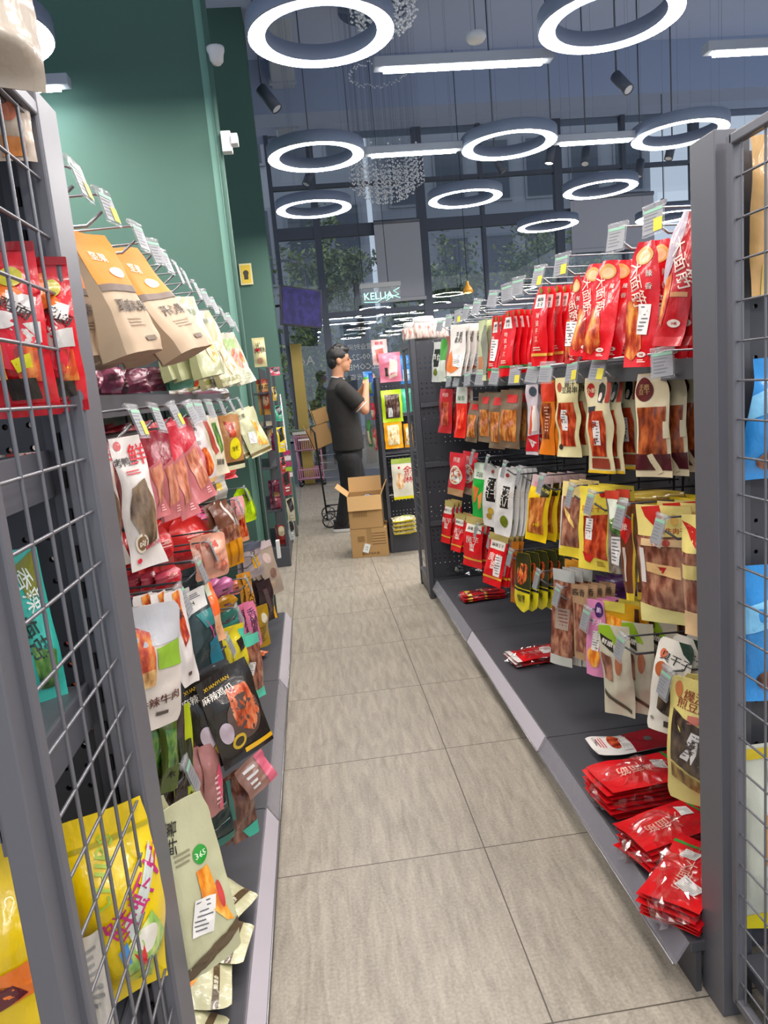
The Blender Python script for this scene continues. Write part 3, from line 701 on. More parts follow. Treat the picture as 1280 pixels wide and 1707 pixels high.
def build_pack(name, base, feats, w, h, T=.018, prof=((0, 1), (1, 1)), hv=.12, seed=0, wav=.012, gus=0, backcol=None, nu=14, nv=26, bend=0.0):
    S = Skin(w, h, T, prof, hv, seed, wav, gus, bend); mb = MB(); bm_ = fm(base); bk = fm(backcol or base)
    us = [-.5+i/nu for i in range(nu+1)]; vs = [j/nv for j in range(nv+1)]
    F = [[S.front(u, v) for u in us] for v in vs]; Bk = [[S.back(u, v) for u in us] for v in vs]
    vl = []; fl = []
    for row in F: vl += row
    for j in range(nv):
        for i in range(nu): a = j*(nu+1)+i; fl.append([a, a+nu+1, a+nu+2, a+1])
    mb.add(vl, fl, bm_, True)
    vl = []
    for row in Bk: vl += row
    mb.add(vl, [f[::-1] for f in fl], bk, True)
    # closing edges
    rim = [(F[0][i], Bk[0][i]) for i in range(nu+1)]+[(F[j][nu], Bk[j][nu]) for j in range(1, nv+1)]+[(F[nv][i], Bk[nv][i]) for i in range(nu-1, -1, -1)]+[(F[j][0], Bk[j][0]) for j in range(nv-1, 0, -1)]
    vl = []; fl = []
    for a, b in rim: vl += [a, b]
    n = len(rim)
    for i in range(n): j = (i+1) % n; fl.append([2*i, 2*j, 2*j+1, 2*i+1])
    mb.add(vl, fl, bm_, False)
    d = .0008+T*.012
    for k, ft in enumerate(feats):
        d += .00018; t = ft[0]
        if t == 'R':
            _, u0, v0, u1, v1, c = ft[:6]; m = fm(c); a = max(1, int(abs(u1-u0)*nu+.9)); b = max(1, int(abs(v1-v0)*nv+.9))
            vl = [S.front(u0+(u1-u0)*i/a, v0+(v1-v0)*j/b, d) for j in range(b+1) for i in range(a+1)]
            fl = [[j*(a+1)+i, (j+1)*(a+1)+i, (j+1)*(a+1)+i+1, j*(a+1)+i+1] for j in range(b) for i in range(a)]; mb.add(vl, fl, m, True)
        elif t in 'EP':
            if t == 'E':
                _, cu, cv, ru, rv, c = ft[:6]; out = [(cu+ru*math.cos(a*2*PI/24), cv+rv*math.sin(a*2*PI/24)) for a in range(24)]
            else:
                _, pts, c = ft[:3]; out = []
                for i in range(len(pts)):
                    p, q = pts[i], pts[(i+1) % len(pts)]; ns = max(1, int(math.hypot((q[0]-p[0])*nu, (q[1]-p[1])*nv)))
                    out += [(p[0]+(q[0]-p[0])*x/ns, p[1]+(q[1]-p[1])*x/ns) for x in range(ns)]
                cu = sum(p[0] for p in out)/len(out); cv = sum(p[1] for p in out)/len(out)
            n = len(out); vl = [S.front(cu, cv, d)]
            for r_ in (.35, .7, 1): vl += [S.front(min(.5, max(-.5, cu+(p[0]-cu)*r_)), min(1, max(0, cv+(p[1]-cv)*r_)), d) for p in out]
            fl = [[0, 1+(i+1) % n, 1+i] for i in range(n)]
            for rr in range(2):
                for i in range(n): j = (i+1) % n; a = 1+rr*n; b = a+n; fl.append([a+i, a+j, b+j, b+i])
            mb.add(vl, fl, fm(c), True)
        elif t == 'T':      # text: string, cu, cv, height (fraction of h), colour, rotation deg
            _, s, cu, cv, sz, c = ft[:6]; ro = math.radians(ft[6]) if len(ft) > 6 else 0; cr, sr = math.cos(ro), math.sin(ro)
            tv = text2d(s)[0]
            if len(tv):
                asp = tv[:, 0].max()-tv[:, 0].min(); room = .9*w/max(.15, abs(cr)) if abs(cr)*asp > abs(sr) else 9
                if abs(sr) > .3: room = min(room, .8*h/abs(sr))
                sz = min(sz, room/asp/h, .92*w/max(.3, abs(sr))/h if abs(sr) > .6 else 9)
            text_into(mb, s, lambda x, z: S.front(max(-.5, min(.5, cu+(x*cr-z*sr)/w)), max(0, min(1, cv-(x*sr+z*cr)/h)), d+.0004), sz*h, fm(c) if c in ('#ffffff',) else flat(c), .0006)
        elif t == 'L':      # block of fine print: lines
            _, u0, v0, u1, v1, n, c = ft[:7]; rr = random.Random(n*7+int(u0*100))
            for i in range(n):
                va = v0+(v1-v0)*i/n; vb = va+(v1-v0)/n*.45; ue = u0+(u1-u0)*rr.uniform(.6, 1); st = 3
                vl = [S.front(u0+(ue-u0)*x/st, q, d) for q in (va, vb) for x in range(st+1)]
                mb.add(vl, [[x, x+st+1, x+st+2, x+1] for x in range(st)], flat(c), False)
        elif t == 'B':      # white barcode sticker with slanted print
            _, cu, cv, ru, rv, ro = ft[:6]; ro = math.radians(ro); cr, sr = math.cos(ro), math.sin(ro)
            q = lambda a, b, e=0: S.front(max(-.5, min(.5, cu+(a*cr*ru*w-b*sr*rv*h)/w)), max(0, min(1, cv+(a*sr*ru*w+b*cr*rv*h)/h)), d+e)
            g = [-1, -.33, .33, 1]; mb.add([q(a, b, .0003) for b in g for a in g], [[j*4+i, (j+1)*4+i, (j+1)*4+i+1, j*4+i+1] for j in range(3) for i in range(3)], flat('#e8e6e2'), False)
            for i in range(7):
                b0 = -.85+i*.25; mb.add([q(a, b, .0006) for b in (b0, b0+.08) for a in (-.85, 0, .8-.2*(i % 3))], [[0, 3, 4, 1], [1, 4, 5, 2]], flat('#6a6a6e'), False)
    return mb
rp_ = random.Random(5)
NP = [0]
def fit(head, place):
    """keep a description within sixteen words"""
    n = lambda a: len(a.replace(',', ' ').split())
    for cut in (' the ', ' of ', ' and ', ' snack ', ' in ', ' with '):
        while n(head+' '+place) > 16 and cut in ' '+place and cut not in (' and ', ' with ', ' snack '): place = (' '+place).replace(cut, ' ', 1).strip()
        while n(head+' '+place) > 16 and cut in ' '+head and cut != ' in ': head = (' '+head).replace(cut, ' ' if cut != ' with ' else ', ', 1).strip()
    return (head+' '+place).replace('  ', ' ').replace(' ,', ',')
def two(d):
    w = [x for x in d.split() if x not in ('and', 'pack', 'packs', 'snack', 'of', 'with')][:2]; return ' '.join(w)
def stack(desc, place, T_, B_, wpx, base, feats, Xf=None, side=1, rot=25, n=3, dx=.02, cat='snack pack', name='snack_pack', grp=None, sw=.03, backcol=None, twist=0, **kw):
    """hang a row of equal packs on one hook. T_, B_: measured image points of the front pack's top and bottom middle"""
    Xf = Xf if Xf is not None else (1.02 if side > 0 else -.12)
    Tp = onx(T_[0], T_[1], Xf); Bp = ony(B_[0], B_[1], Tp[1])
    ax = Vector(Tp-Bp); h = ax.length; ax.normalize()
    lim = math.radians(33); tl = math.atan2(ax.x, ax.z)
    if abs(tl) > lim:       # keep to a believable swing
        a = lim if tl > 0 else -lim; ax = Vector((math.sin(a), 0, math.cos(a)))
    th = math.radians(rot)
    N = Vector((-math.cos(th)*side, -math.sin(th), 0)); N = (N-ax*N.dot(ax)).normalized(); Y = -N; X = Y.cross(ax).normalized()
    M0 = Vector(Tp)-ax*h/2; p0 = pj(M0[:]); p1 = pj((M0+X*.01)[:]); p1 = (p1-p0)/.01; w = wpx/np.hypot(*p1); w = max(.03, min(w, .30))
    NP[0] += 1; mb = build_pack(name, base, feats, w, h, seed=NP[0], backcol=backcol, **kw)
    first = mb.build(name); first['category'] = cat
    g = grp or (desc+'s '+place)
    for k in range(n):
        o = first if k == 0 else first.copy()
        if k: COL.objects.link(o)
        jr = rp_.uniform(-1, 1) if k else 0; jt = rp_.uniform(-1, 1) if k else 0
        R = Matrix((X, Y, ax)).transposed()
        R = R @ Matrix.Rotation(math.radians(jr*11), 3, 'Z') @ Matrix.Rotation(math.radians(jt*3.2+k*kw.get('fan', 0)), 3, 'X')
        if twist: R = R @ Matrix.Rotation(math.radians(twist), 3, 'Y')
        loc = Vector(Tp)+Vector((side*dx*k, 0, 0))+Vector((0, jr*.004, jt*.002))
        o.matrix_world = Matrix.Translation(loc) @ R.to_4x4()
        if n == 1: o['label'] = fit(desc, place)
        elif k == 0: o['label'] = fit('front '+desc, place)
        else: o['label'] = fit('%s of the %s packs' % (ORD[k], two(desc)), place)
        if n > 1: o['group'] = g
    return first
WAVE = ((0, .96), (.1, 1), (.3, .86), (.5, 1.06), (.7, .88), (1, 1.05)); OVAL = ((0, .75), (.12, 1), (.8, 1), (.92, .85), (1, .25)); RND = ((0, .8), (.06, 1), (.94, 1), (1, .86))
TAPER = ((0, .35), (.2, .8), (.5, 1), (1, .95)); NECK = ((0, .5), (.12, .8), (.3, 1), (.9, 1), (1, .95))
def wangzi(gold=True, green=False):
    return [('R', -.3, .10, .3, .27, '#e8e4dc'), ('T', '麻辣', 0, .16, .05, '#201815'), ('T', '王子', 0, .225, .05, '#201815'), ('E', 0, .05, .16, .04, '#7c7a22')] + \
           [('T', s, -.05, .36+.1*i, .07, '#e9c9b8') for i, s in enumerate('地道平江')]+[('R', -.5, .84, .5, .875, '#2f8a3c' if green else '#e8b24a'), ('L', -.3, .76, .3, .82, 2, '#e9c9b8')]
spicy = [('E', -.0, .11, .36, .075, '#d8a860'), ('E', 0, .12, .25, .05, '#e6c896'), ('P', [(-.45, .5), (-.1, .42), (.1, .6), (.12, .85), (-.2, .95), (-.47, .9)], SPICE),
         ('T', '大面筋', -.12, .33, .12, '#ecd2c2', -72), ('T', '辣', .24, .26, .055, '#c8d2c8'), ('T', '香', .26, .36, .05, '#c8d2c8'), ('E', .12, .90, .14, .022, '#e8d8cc'), ('T', '小辣', .12, .90, .018, '#a02018'), ('L', .0, .94, .3, .97, 2, '#f0dccb')]
# ------------------------- right rack, top row
stack('tall red spicy strip pack with silvery crinkled top', 'leaning at the near end of the top right hooks', (1148, 352), (1112, 577), 50, '#b3161c',
      [('P', [(-.5, .0), (.15, .0), (-.1, .3), (-.35, .55), (-.5, .5)], '#b9aab4'), ('P', [(-.35, .5), (-.15, .45), (-.1, .65), (-.3, .85), (-.5, .8)], SPICE), ('R', -.05, .60, .42, .635, '#c98f62'),
       ('T', '大面筋', .12, .38, .13, '#e8d4c8', -66), ('E', .12, .83, .2, .03, '#e0cfc4'), ('T', '小辣', .12, .83, .022, '#a02018'), ('R', -.5, .93, .5, 1, '#c02a2c')], n=2, rot=28, prof=TAPER, T=.02)
stack('red spicy gluten pack with gold crest and white sticker', 'on the hook second nearest the right post', (1078, 402), (1062, 612), 54, '#cf1620', spicy+[('B', .14, .62, .17, .12, 4)], n=5, dx=.035, rot=28, T=.022, prof=NECK)
stack('glossy red spicy gluten pack with orange picture', 'third along the top right hooks', (1016, 434), (994, 600), 46, '#d8141e', spicy, n=5, dx=.035, rot=28, prof=NECK, T=.022)
stack('red gluten pack with big white characters', 'left of the third red stack, top right hooks', (992, 440), (969, 594), 38, '#d8141e', spicy, n=2, dx=.04, rot=28, prof=NECK)
stack('narrow red pack with pinkish sticker', 'between gold topped and crested red packs, top right row', (962, 460), (953, 606), 24, '#b81a20', spicy+[('B', -.05, .66, .4, .14, 3)], n=3, dx=.025, rot=20, prof=NECK)
stack('gold topped red spicy pack with yellow bottom band', 'middle of the top right row', (904, 478), (897, 610), 25, '#d81420', wangzi(), n=7, dx=.026, rot=22, prof=NECK, T=.014)
stack('gold topped red spicy pack with green bottom band', 'left of the yellow banded ones, top right row', (848, 518), (843, 627), 22, '#d81420', wangzi(green=True), n=5, dx=.022, rot=22, prof=NECK, T=.014)
stack('slim red spicy pack with narrow white sticker', 'beside the white packs on the top right hooks', (827, 526), (821, 631), 16, '#cf1822', wangzi(green=True)+[('B', .1, .55, .25, .17, 4)], n=3, dx=.02, rot=22, prof=NECK, T=.014)
stack('white snack pack with orange picture and black writing', 'on a top hook near the far end of the right rack', (765, 541), (757, 627), 26, '#ddd6cf',
      [('P', [(-.5, .6), (-.25, .5), (0, .8), (.3, .85), (-.2, .95), (-.5, .9)], '#e07a3a'), ('T', '手撕\n素肉', .1, .25, .22, '#26221f'), ('B', .15, .7, .25, .12, 5)], n=6, dx=.03, rot=25, T=.016)
stack('pale green and grey pack seen edge on', 'right of the white packs on the top right hooks', (806, 533), (803, 635), 14, '#c9cfa0', [('R', -.5, .6, .5, .8, '#d08a5a'), ('R', .1, .1, .5, .9, '#8d8c80')], n=4, dx=.02, rot=5, T=.014)
stack('slim white pack with black picture window', 'last on the top right hooks by the jars', (730, 570), (727, 637), 15, '#cfd0cc', [('R', -.3, .18, .3, .62, '#2c2c2a'), ('T', '笋丝', 0, .38, .22, '#dcdcd6'), ('E', 0, .75, .25, .09, '#6d7a2a')], n=1, rot=25, T=.01)
stack('slim green topped pack', 'behind the black windowed pack by the jars', (741, 565), (738, 636), 12, '#4d9a3c', [('R', -.5, .5, .5, 1, '#cfd4c4')], n=2, dx=.03, rot=20, T=.01)
stack('thin brownish red pack', 'between green topped and white packs by the jars', (750, 560), (748, 630), 10, '#9a5a50', [], n=1, rot=15, T=.01)
# ------------------------- right rack, second row
stack('maroon red pack with glossy window', 'at the far end of the second right row', (744, 648), (741, 722), 21, '#b51c24', [('T', '鸭脖', 0, .14, .10, '#e8a8a0'), ('R', -.35, .3, .3, .82, MEATR)], n=2, dx=.05, rot=25)
stack('white topped bright red pack', 'second from the far end of the second right row', (770, 645), (767, 730), 18, '#e02418', [('R', -.5, 0, .5, .32, '#cfcfc4'), ('T', '辣条', 0, .22, .1, '#2d6a3a'), ('P', [(-.4, .45), (.4, .4), (.3, .8), (-.3, .85)], ('red_strips', '#c81810', '#f03a20', '#ff7a50'))], n=2, dx=.03, rot=25)
for i, (tp, bt, wp, pl) in enumerate((((792, 668), (785, 737), 18, 'beside the white topped red packs, second right row'), ((810, 655), (807, 737), 22, 'third of the clear packs from the right, second right row'), ((830, 655), (826, 748), 26, 'just left of the widest clear pack, second right row'), ((853, 650), (848, 747), 36, 'widest of the clear packs, second right row'))):
    stack('clear pack of orange gluten strips with red label', pl, tp, bt, wp, '#6d5a48', [('R', -.38, .34, .36, .88, STRIP), ('R', -.2, .08, .3, .22, '#c22a2c'), ('T', '素牛筋', .05, .6, .08, '#e9a090', 30)], n=2 if i < 3 else 4, dx=.035, rot=22, T=.016)
stack('white and red fish snack stick pack', 'right of the clear packs in the second right row', (886, 641), (889, 758), 20, '#c9bfc4', [('E', .1, .1, .28, .07, '#4a5560'), ('P', [(0, .3), (.2, .3), (.05, .7), (-.15, .7)], '#d0583a'), ('R', .1, .3, .42, .66, '#e6ddd4'), ('P', [(-.5, .74), (.5, .70), (.5, .95), (-.5, .95)], '#c8222c'), ('P', [(-.2, .76), (.4, .82), (0, .9)], '#d8d8d4')], n=2, dx=.03, rot=28, prof=WAVE)
stack('orange yellow stick pack', 'with ruffled edges right of the white fish pack', (913, 634), (912, 758), 24, '#d8761c', [('R', -.5, .03, .5, .28, '#cf3a20'), ('R', -.28, .3, .3, .78, MEAT), ('L', -.1, .35, .2, .7, 8, '#caa08a')], n=3, dx=.02, rot=22, prof=WAVE)
stack('cream tofu skewer pack with orange window and black title', 'in the middle of the second right row', (945, 629), (948, 762), 40, '#d8cf9c',
      [('T', '爆汁\n豆腐串', .12, .12, .15, '#28231c'), ('E', -.32, .12, .09, .06, '#b04a3a'), ('R', -.36, .31, .34, .86, MEATR), ('B', -.08, .53, .12, .13, 3), ('E', -.34, .87, .1, .035, '#3c342c')], n=4, dx=.028, rot=33, prof=WAVE, backcol='#6e4a22')
stack('cream snack stick pack with black haired lady drawing', 'left of the maroon oval pack in the second right row', (997, 629), (1002, 789), 44, '#d9cfa6',
      [('E', -.27, .13, .14, .075, '#b32e28'), ('T', '小姐', -.27, .13, .05, '#e6d8b0', 0), ('P', [(.03, .08), (.15, .05), (.27, .09), (.3, .2), (.22, .26), (.05, .25), (.0, .17)], '#1c1a1c'), ('E', .12, .2, .07, .045, '#e8d4bc'),
       ('R', .34, .05, .5, .26, '#b8453a'), ('P', [(-.44, .30), (-.02, .29), (-.12, .36), (-.4, .36)], '#2e3440'), ('R', -.34, .34, .28, .82, MEATR), ('B', -.03, .57, .12, .13, 2), ('R', -.35, .84, .35, .95, '#8b3d2a'), ('R', -.5, .97, .5, 1, '#d8b02a')], n=7, dx=.038, rot=33, prof=WAVE, backcol='#3a332b')
stack('maroon oval snack stick pack with long meat window', 'nearest the right post in the second right row', (1084, 622), (1092, 795), 56, '#d8cba8',
      [('R', -.5, .02, .1, .06, '#c9bfae'), ('E', -.2, .15, .27, .115, '#5c2626'), ('T', '手磨\n豆干', -.2, .15, .10, '#a88a5c'), ('R', -.42, .32, .42, .78, MEAT), ('R', -.5, .77, .5, .93, '#4a1c22'), ('P', [(-.12, .78), (.05, .76), (.25, .95), (.1, .97)], '#d8cba8'), ('R', .36, .46, .5, .62, '#d8cba8')], n=8, dx=.042, rot=33, prof=((0, .8), (.2, 1), (.7, 1), (1, 1.1)), backcol='#3c2a24')
# ------------------------- right rack, third row
stack('thin yellowish brown pack', 'at the very end of the third right row', (738, 757), (742, 806), 14, '#8a7a3a', [('R', -.3, .3, .3, .8, MEAT)], n=2, dx=.03, rot=20)
stack('red pack with round bowl picture', 'far end of the third right row', (764, 755), (759, 826), 27, '#c92430', [('E', -.05, .52, .40, .22, '#cfd2bc'), ('E', -.05, .52, .34, .18, SPICE), ('B', .05, .55, .16, .12, 8), ('T', '拌面', -.05, .16, .12, '#e8c8c0'), ('R', -.5, .84, .5, 1, '#a88058')], n=2, dx=.07, rot=25)
stack('bright green pack with red food picture', 'third from the far end of the third right row', (801, 773), (797, 862), 22, '#22a83c', [('R', -.5, 0, .5, .28, '#ccd6c4'), ('T', '菜园', 0, .2, .09, '#222'), ('P', [(-.3, .4), (.1, .45), (-.1, .7), (-.35, .75)], '#d87a3a'), ('P', [(.05, .6), (.35, .5), (.3, .8), (.1, .85)], '#e08a4a')], n=2, dx=.02, rot=25)
stack('white long pack with black title panel', 'left one of the white pair in the third right row', (822, 776), (817, 878), 28, '#d4d2ce', [('R', -.2, .2, .3, .58, '#1f1d1c'), ('T', '风干\n豆干', .05, .38, .30, '#dedad2'), ('E', .05, .74, .2, .06, '#b89a3a'), ('E', -.08, .83, .18, .05, '#a8862c'), ('E', 0, .1, .1, .03, '#a03838')], n=1, rot=28, prof=RND)
stack('white long pack with tilted black title and green picture', 'right one of the white pair, third right row', (847, 781), (836, 893), 30, '#d8d7d4', [('R', -.12, .26, .30, .58, '#2a2826'), ('T', '风味\n凤爪', .1, .42, .28, '#dedad2'), ('E', .1, .78, .2, .09, '#6d7a1c'), ('E', .0, .1, .1, .03, '#a03838')], n=5, dx=.022, rot=30, prof=RND, backcol='#8a8a88')
stack('yellow framed pack of long brown gluten strips', 'in the middle of the third right row', (905, 793), (891, 902), 36, '#e0be14', [('R', -.5, 0, .5, .17, '#b8a0a0'), ('P', [(-.4, .36), (.34, .30), (.34, .88), (-.4, .88)], STRIP), ('P', [(.0, .14), (.42, .1), (.42, .30), (.08, .32)], '#2b2a10'), ('T', '大刀肉', .22, .21, .05, '#e0d040', -20), ('T', '香', -.25, .14, .08, '#d87a88')], n=5, dx=.03, rot=33, T=.02)
stack('clear brown jerky pack with yellow bottom', 'left of the yellow pack with orange title', (955, 803), (949, 928), 34, BEEF, [('R', -.5, 0, .5, .2, '#e0cc88'), ('P', [(-.3, .33), (.2, .5), (.3, .6), (-.2, .45)], '#e8c878'), ('R', -.5, .86, .5, 1, '#e8d23c'), ('R', -.5, .2, -.4, .9, '#cfc8c0')], n=3, dx=.025, rot=33, backcol='#d8c23c')
stack('big yellow dried tofu pack with orange window and sticker', 'in the middle of the third right row', (993, 812), (992, 950), 56, '#e6d24e',
      [('T', '卤豆干', -.1, .25, .085, '#c4621c'), ('E', .22, .08, .09, .035, '#c02824'), ('P', [(-.32, .35), (.36, .31), (.40, .86), (-.30, .80)], MEATR), ('B', -.14, .5, .10, .13, 3), ('P', [(-.34, .78), (.06, .82), (-.1, .91), (-.26, .89)], '#c02824'), ('L', .1, .88, .4, .95, 3, '#9a7a28')], n=3, dx=.03, rot=35, T=.02)
stack('slim green and white pack with spring onion picture', 'right of the big yellow tofu pack', (1021, 818), (1027, 955), 24, FISHG, [('R', -.5, 0, .5, .1, '#c2402c'), ('P', [(-.4, .1), (.4, .1), (.3, .4), (-.2, .38)], '#dfe6d4'), ('P', [(-.3, .35), (.4, .3), (.5, .55), (.0, .5)], SEAW), ('B', .15, .72, .3, .17, 6)], n=2, dx=.03, rot=30)
stack('red hearted dark snack pack with twisted yellow edge', 'left of the large clear beef pack, third right row', (1041, 838), (1052, 1000), 28, '#6e3a20', [('P', [(-.45, .12), (.4, .14), (.35, .28), (.0, .42), (-.35, .3)], '#cf2420'), ('T', '辣', -.05, .24, .07, '#f0e0d0'), ('R', .38, .2, .5, .95, '#e0b41c'), ('R', -.25, .45, -.05, .8, '#c8b8ac'), ('R', -.3, .92, .5, 1, '#e8cc2a')], n=2, dx=.03, rot=30, prof=((0, 1), (.5, .9), (.8, .8), (1, .5)))
stack('dark brown pack with curled yellow rim', 'wedged beside the large clear beef pack', (1063, 850), (1074, 985), 22, '#5a3a24', [('R', -.5, .05, -.3, .9, '#caa81c'), ('R', .0, .3, .3, .8, BEEF)], n=2, dx=.02, rot=25, prof=WAVE)
stack('large clear beef jerky bag with yellow header', 'biggest pack on the third right row', (1104, 842), (1116, 1038), 92, BEEF,
      [('R', -.5, 0, .5, .26, '#e0cf7c'), ('P', [(-.40, .02), (-.05, .0), (-.0, .1), (-.18, .17), (-.33, .1)], '#c02a24'), ('T', '手撕牛肉干', .1, .21, .05, '#b0481c'), ('E', .2, .12, .07, .05, '#d8b060'), ('R', -.42, .28, .36, .34, '#d8b88a'), ('E', -.15, .31, .07, .03, '#b84a40'), ('E', .05, .31, .07, .03, '#b84a40'),
       ('P', [(-.34, .48), (.30, .50), (.32, .60), (-.34, .56)], '#d8b27a'), ('P', [(-.1, .51), (.06, .51), (-.02, .57)], '#b02c2c'), ('R', -.46, .36, -.36, .66, '#dcd6d0'), ('P', [(-.5, .84), (.5, .90), (.5, 1), (-.5, 1)], '#d8cf8a')], n=3, dx=.05, rot=38, T=.03)
stack('clear beef jerky bag half hidden', 'by the right post in the third right row', (1158, 858), (1162, 1060), 44, BEEF, [('R', -.5, 0, .5, .3, '#e0cf7c'), ('P', [(-.5, .05), (.5, .15), (.3, .3), (-.1, .2)], '#c02a24'), ('R', -.5, .4, .5, .52, '#dcca80'), ('R', -.5, .8, .5, 1, '#d8b88c')], n=3, dx=.03, rot=38, T=.03)
for i, (tp, bt, wp, c, pl) in enumerate((((1060, 822), (1062, 846), 70, '#d8b84a', 'tucked high under the shelf, third right row'), ((1120, 840), (1122, 868), 60, '#e6c818', 'tucked behind the large beef bag header'))):
    stack('flat yellow pack', pl, tp, bt, wp, c, [('E', -.2, .5, .08, .2, '#c84a30')], Xf=1.16, n=3, dx=.04, rot=20, T=.01, hv=0)
stack('yellow topped pack', 'tucked behind the beef pack by the right post', (1140, 830), (1142, 900), 50, '#dcc22a', [('T', '豆', -.1, .4, .2, '#a8781c')], Xf=1.14, n=2, dx=.04, rot=20, T=.01, hv=0)
# ------------------------- right rack, fourth row
for i, (tp, bt, wp, pl, nn) in enumerate((((750, 835), (741, 905), 16, 'farthest on the fourth right row', 3), ((768, 857), (760, 919), 18, 'second farthest on the fourth right row', 3), ((792, 863), (786, 945), 32, 'widest one on the fourth right row', 2), ((833, 890), (820, 976), 32, 'nearest of the red ones, fourth right row', 4))):
    stack('red spicy pack with white title band', pl, tp, bt, wp, '#d91a20', [('R', -.5, 0, .5, .14, '#b0a060'), ('R', -.4, .14, .4, .30, '#e4ded2'), ('T', '麻辣王子', 0, .22, .07, '#201815'), ('T', '魔芋\n爽', 0, .52, .3, '#f0d0c8'), ('R', -.5, .82, .5, .86, '#e6a83c')]+([('B', .2, .6, .16, .2, 2)] if i == 3 else []), n=nn, dx=.022, rot=32, T=.016)
stack('black and yellow pack with rounded yellow bottom', 'middle of the fourth right row', (873, 922), (871, 1020), 26, '#e0d224', [('P', [(-.5, .0), (.5, .0), (.5, .6), (-.5, .55)], '#35361c'), ('E', 0, .32, .36, .2, SPICE), ('P', [(-.5, .57), (.5, .62), (.5, .66), (-.5, .61)], '#1e1d18'), ('T', '麻辣\n香干', 0, .76, .14, '#26241a')], n=5, dx=.035, rot=32, prof=OVAL, backcol='#4a4a1c')
stack('thin brown pack seen edge on', 'left of the black and yellow packs', (859, 903), (856, 1005), 12, '#a8641c', [('R', -.3, .2, .3, .8, MEATR)], n=2, dx=.02, rot=25)
stack('greyish brown jerky pack with pale clear edge', 'below the big yellow tofu pack, fourth right row', (940, 950), (936, 1108), 38, BEEF, [('R', -.5, 0, .5, .12, '#b4b8b4'), ('R', -.3, .4, .3, .62, '#a8988a'), ('L', -.3, .42, .28, .6, 5, '#8a5a50'), ('R', -.5, .9, .5, 1, '#b8bcb4')], n=3, dx=.03, rot=38, T=.012)
stack('tan jerky pack with black title', 'right of the greyish brown pack, fourth right row', (967, 975), (971, 1100), 28, '#a88868', [('T', '酱香', -.1, .1, .09, '#2a241c'), ('R', -.4, .25, .4, .9, BEEF)], n=4, dx=.03, rot=35, T=.012)
stack('small orange snack pack', 'tucked behind the jerky packs on the fourth right row', (958, 935), (958, 975), 36, '#d8962c', [('R', -.4, .4, .3, .8, '#c8562a')], Xf=1.1, n=2, rot=25, hv=0)
stack('pink taro snack pack with purple crest', 'centre of the fourth right row', (993, 1000), (992, 1126), 30, '#d98ab4', [('E', .2, .12, .26, .1, '#4a2a66'), ('T', '脆', .2, .12, .07, '#e8d0e8'), ('T', '芋头', .1, .28, .08, '#f4e4ee'), ('E', 0, .74, .38, .14, ORNG), ('B', .12, .52, .2, .13, 6)], n=3, dx=.03, rot=38)
stack('purple snack pack seen from above', 'behind the pink taro pack on the fourth right row', (1020, 965), (1020, 1010), 60, '#4a2858', [('L', -.3, .5, .3, .8, 3, '#c8a0d0')], Xf=1.14, n=3, dx=.03, rot=25, hv=0)
stack('yellow orange fruit snack bag', 'behind the silver pack on the fourth right row', (1035, 1005), (1040, 1110), 60, '#cf9a1c', [('P', [(-.5, .2), (.3, .3), (.4, .7), (-.4, .6)], ORNG), ('R', -.5, .0, .1, .16, '#dfd25a'), ('R', .38, .05, .5, 1, '#4a2c20'), ('R', -.3, .78, .3, .95, '#7fa81c')], Xf=1.07, n=4, dx=.045, rot=35)
stack('silvery white bag with brown chicken strip picture', 'lowest middle of the fourth right row', (1022, 1042), (1034, 1192), 52, '#c4c2ac', [('P', [(-.5, .02), (-.1, .0), (.2, .22), (-.1, .2), (-.5, .1)], '#8ab02a'), ('P', [(-.45, .1), (-.05, .16), (.0, .3), (-.4, .2)], '#2e2c2a'), ('T', '鲜嫩', -.2, .19, .06, '#e4e0d4', -20), ('P', [(-.45, .3), (-.1, .34), (-.1, .62), (-.4, .6)], BEEF), ('E', .12, .42, .12, .11, '#a8684a'), ('P', [(-.45, .72), (.4, .92), (.4, .96), (-.45, .78)], '#4a4434')], n=3, dx=.07, rot=40, T=.025, backcol='#8c8470')
stack('white stinky tofu pack with dark green top', 'near the lower right post, fifth right row', (1128, 1068), (1104, 1222), 62, '#d8d4c8', [('P', [(.1, 0), (.5, 0), (.5, .2), (.25, .12)], '#1f3a2c'), ('T', '臭干子', .08, .2, .10, '#231f1c', -12), ('E', -.28, .16, .1, .05, '#c86a4a'), ('E', -.25, .32, .18, .08, '#a85a34'), ('P', [(-.2, .45), (.2, .5), (.2, .8), (-.25, .75)], DARKT), ('R', .0, .86, .42, .93, '#2a2724'), ('E', -.35, .87, .06, .02, '#8a8880')], Xf=1.03, n=3, dx=.035, rot=38, prof=RND)
stack('cream fried tofu pack with dark window and sticker', 'lowest pack by the right post, fifth right row', (1152, 1132), (1146, 1338), 74, '#d9cb7c', [('E', -.28, .1, .09, .065, '#c87a4a'), ('T', '爆汁\n煎豆腐', .1, .17, .15, '#8a3428', -6), ('R', .0, .27, .5, .33, '#c8705c'), ('P', [(-.38, .25), (.48, .38), (.48, .78), (-.38, .66)], DARKT), ('B', .12, .52, .15, .12, 20), ('P', [(-.38, .68), (.48, .8), (.48, .9), (-.38, .8)], ('golden_tofu', '#5a4420', '#8a6c34', '#b8984c'))], Xf=1.02, n=3, dx=.035, rot=40, T=.03, prof=RND)
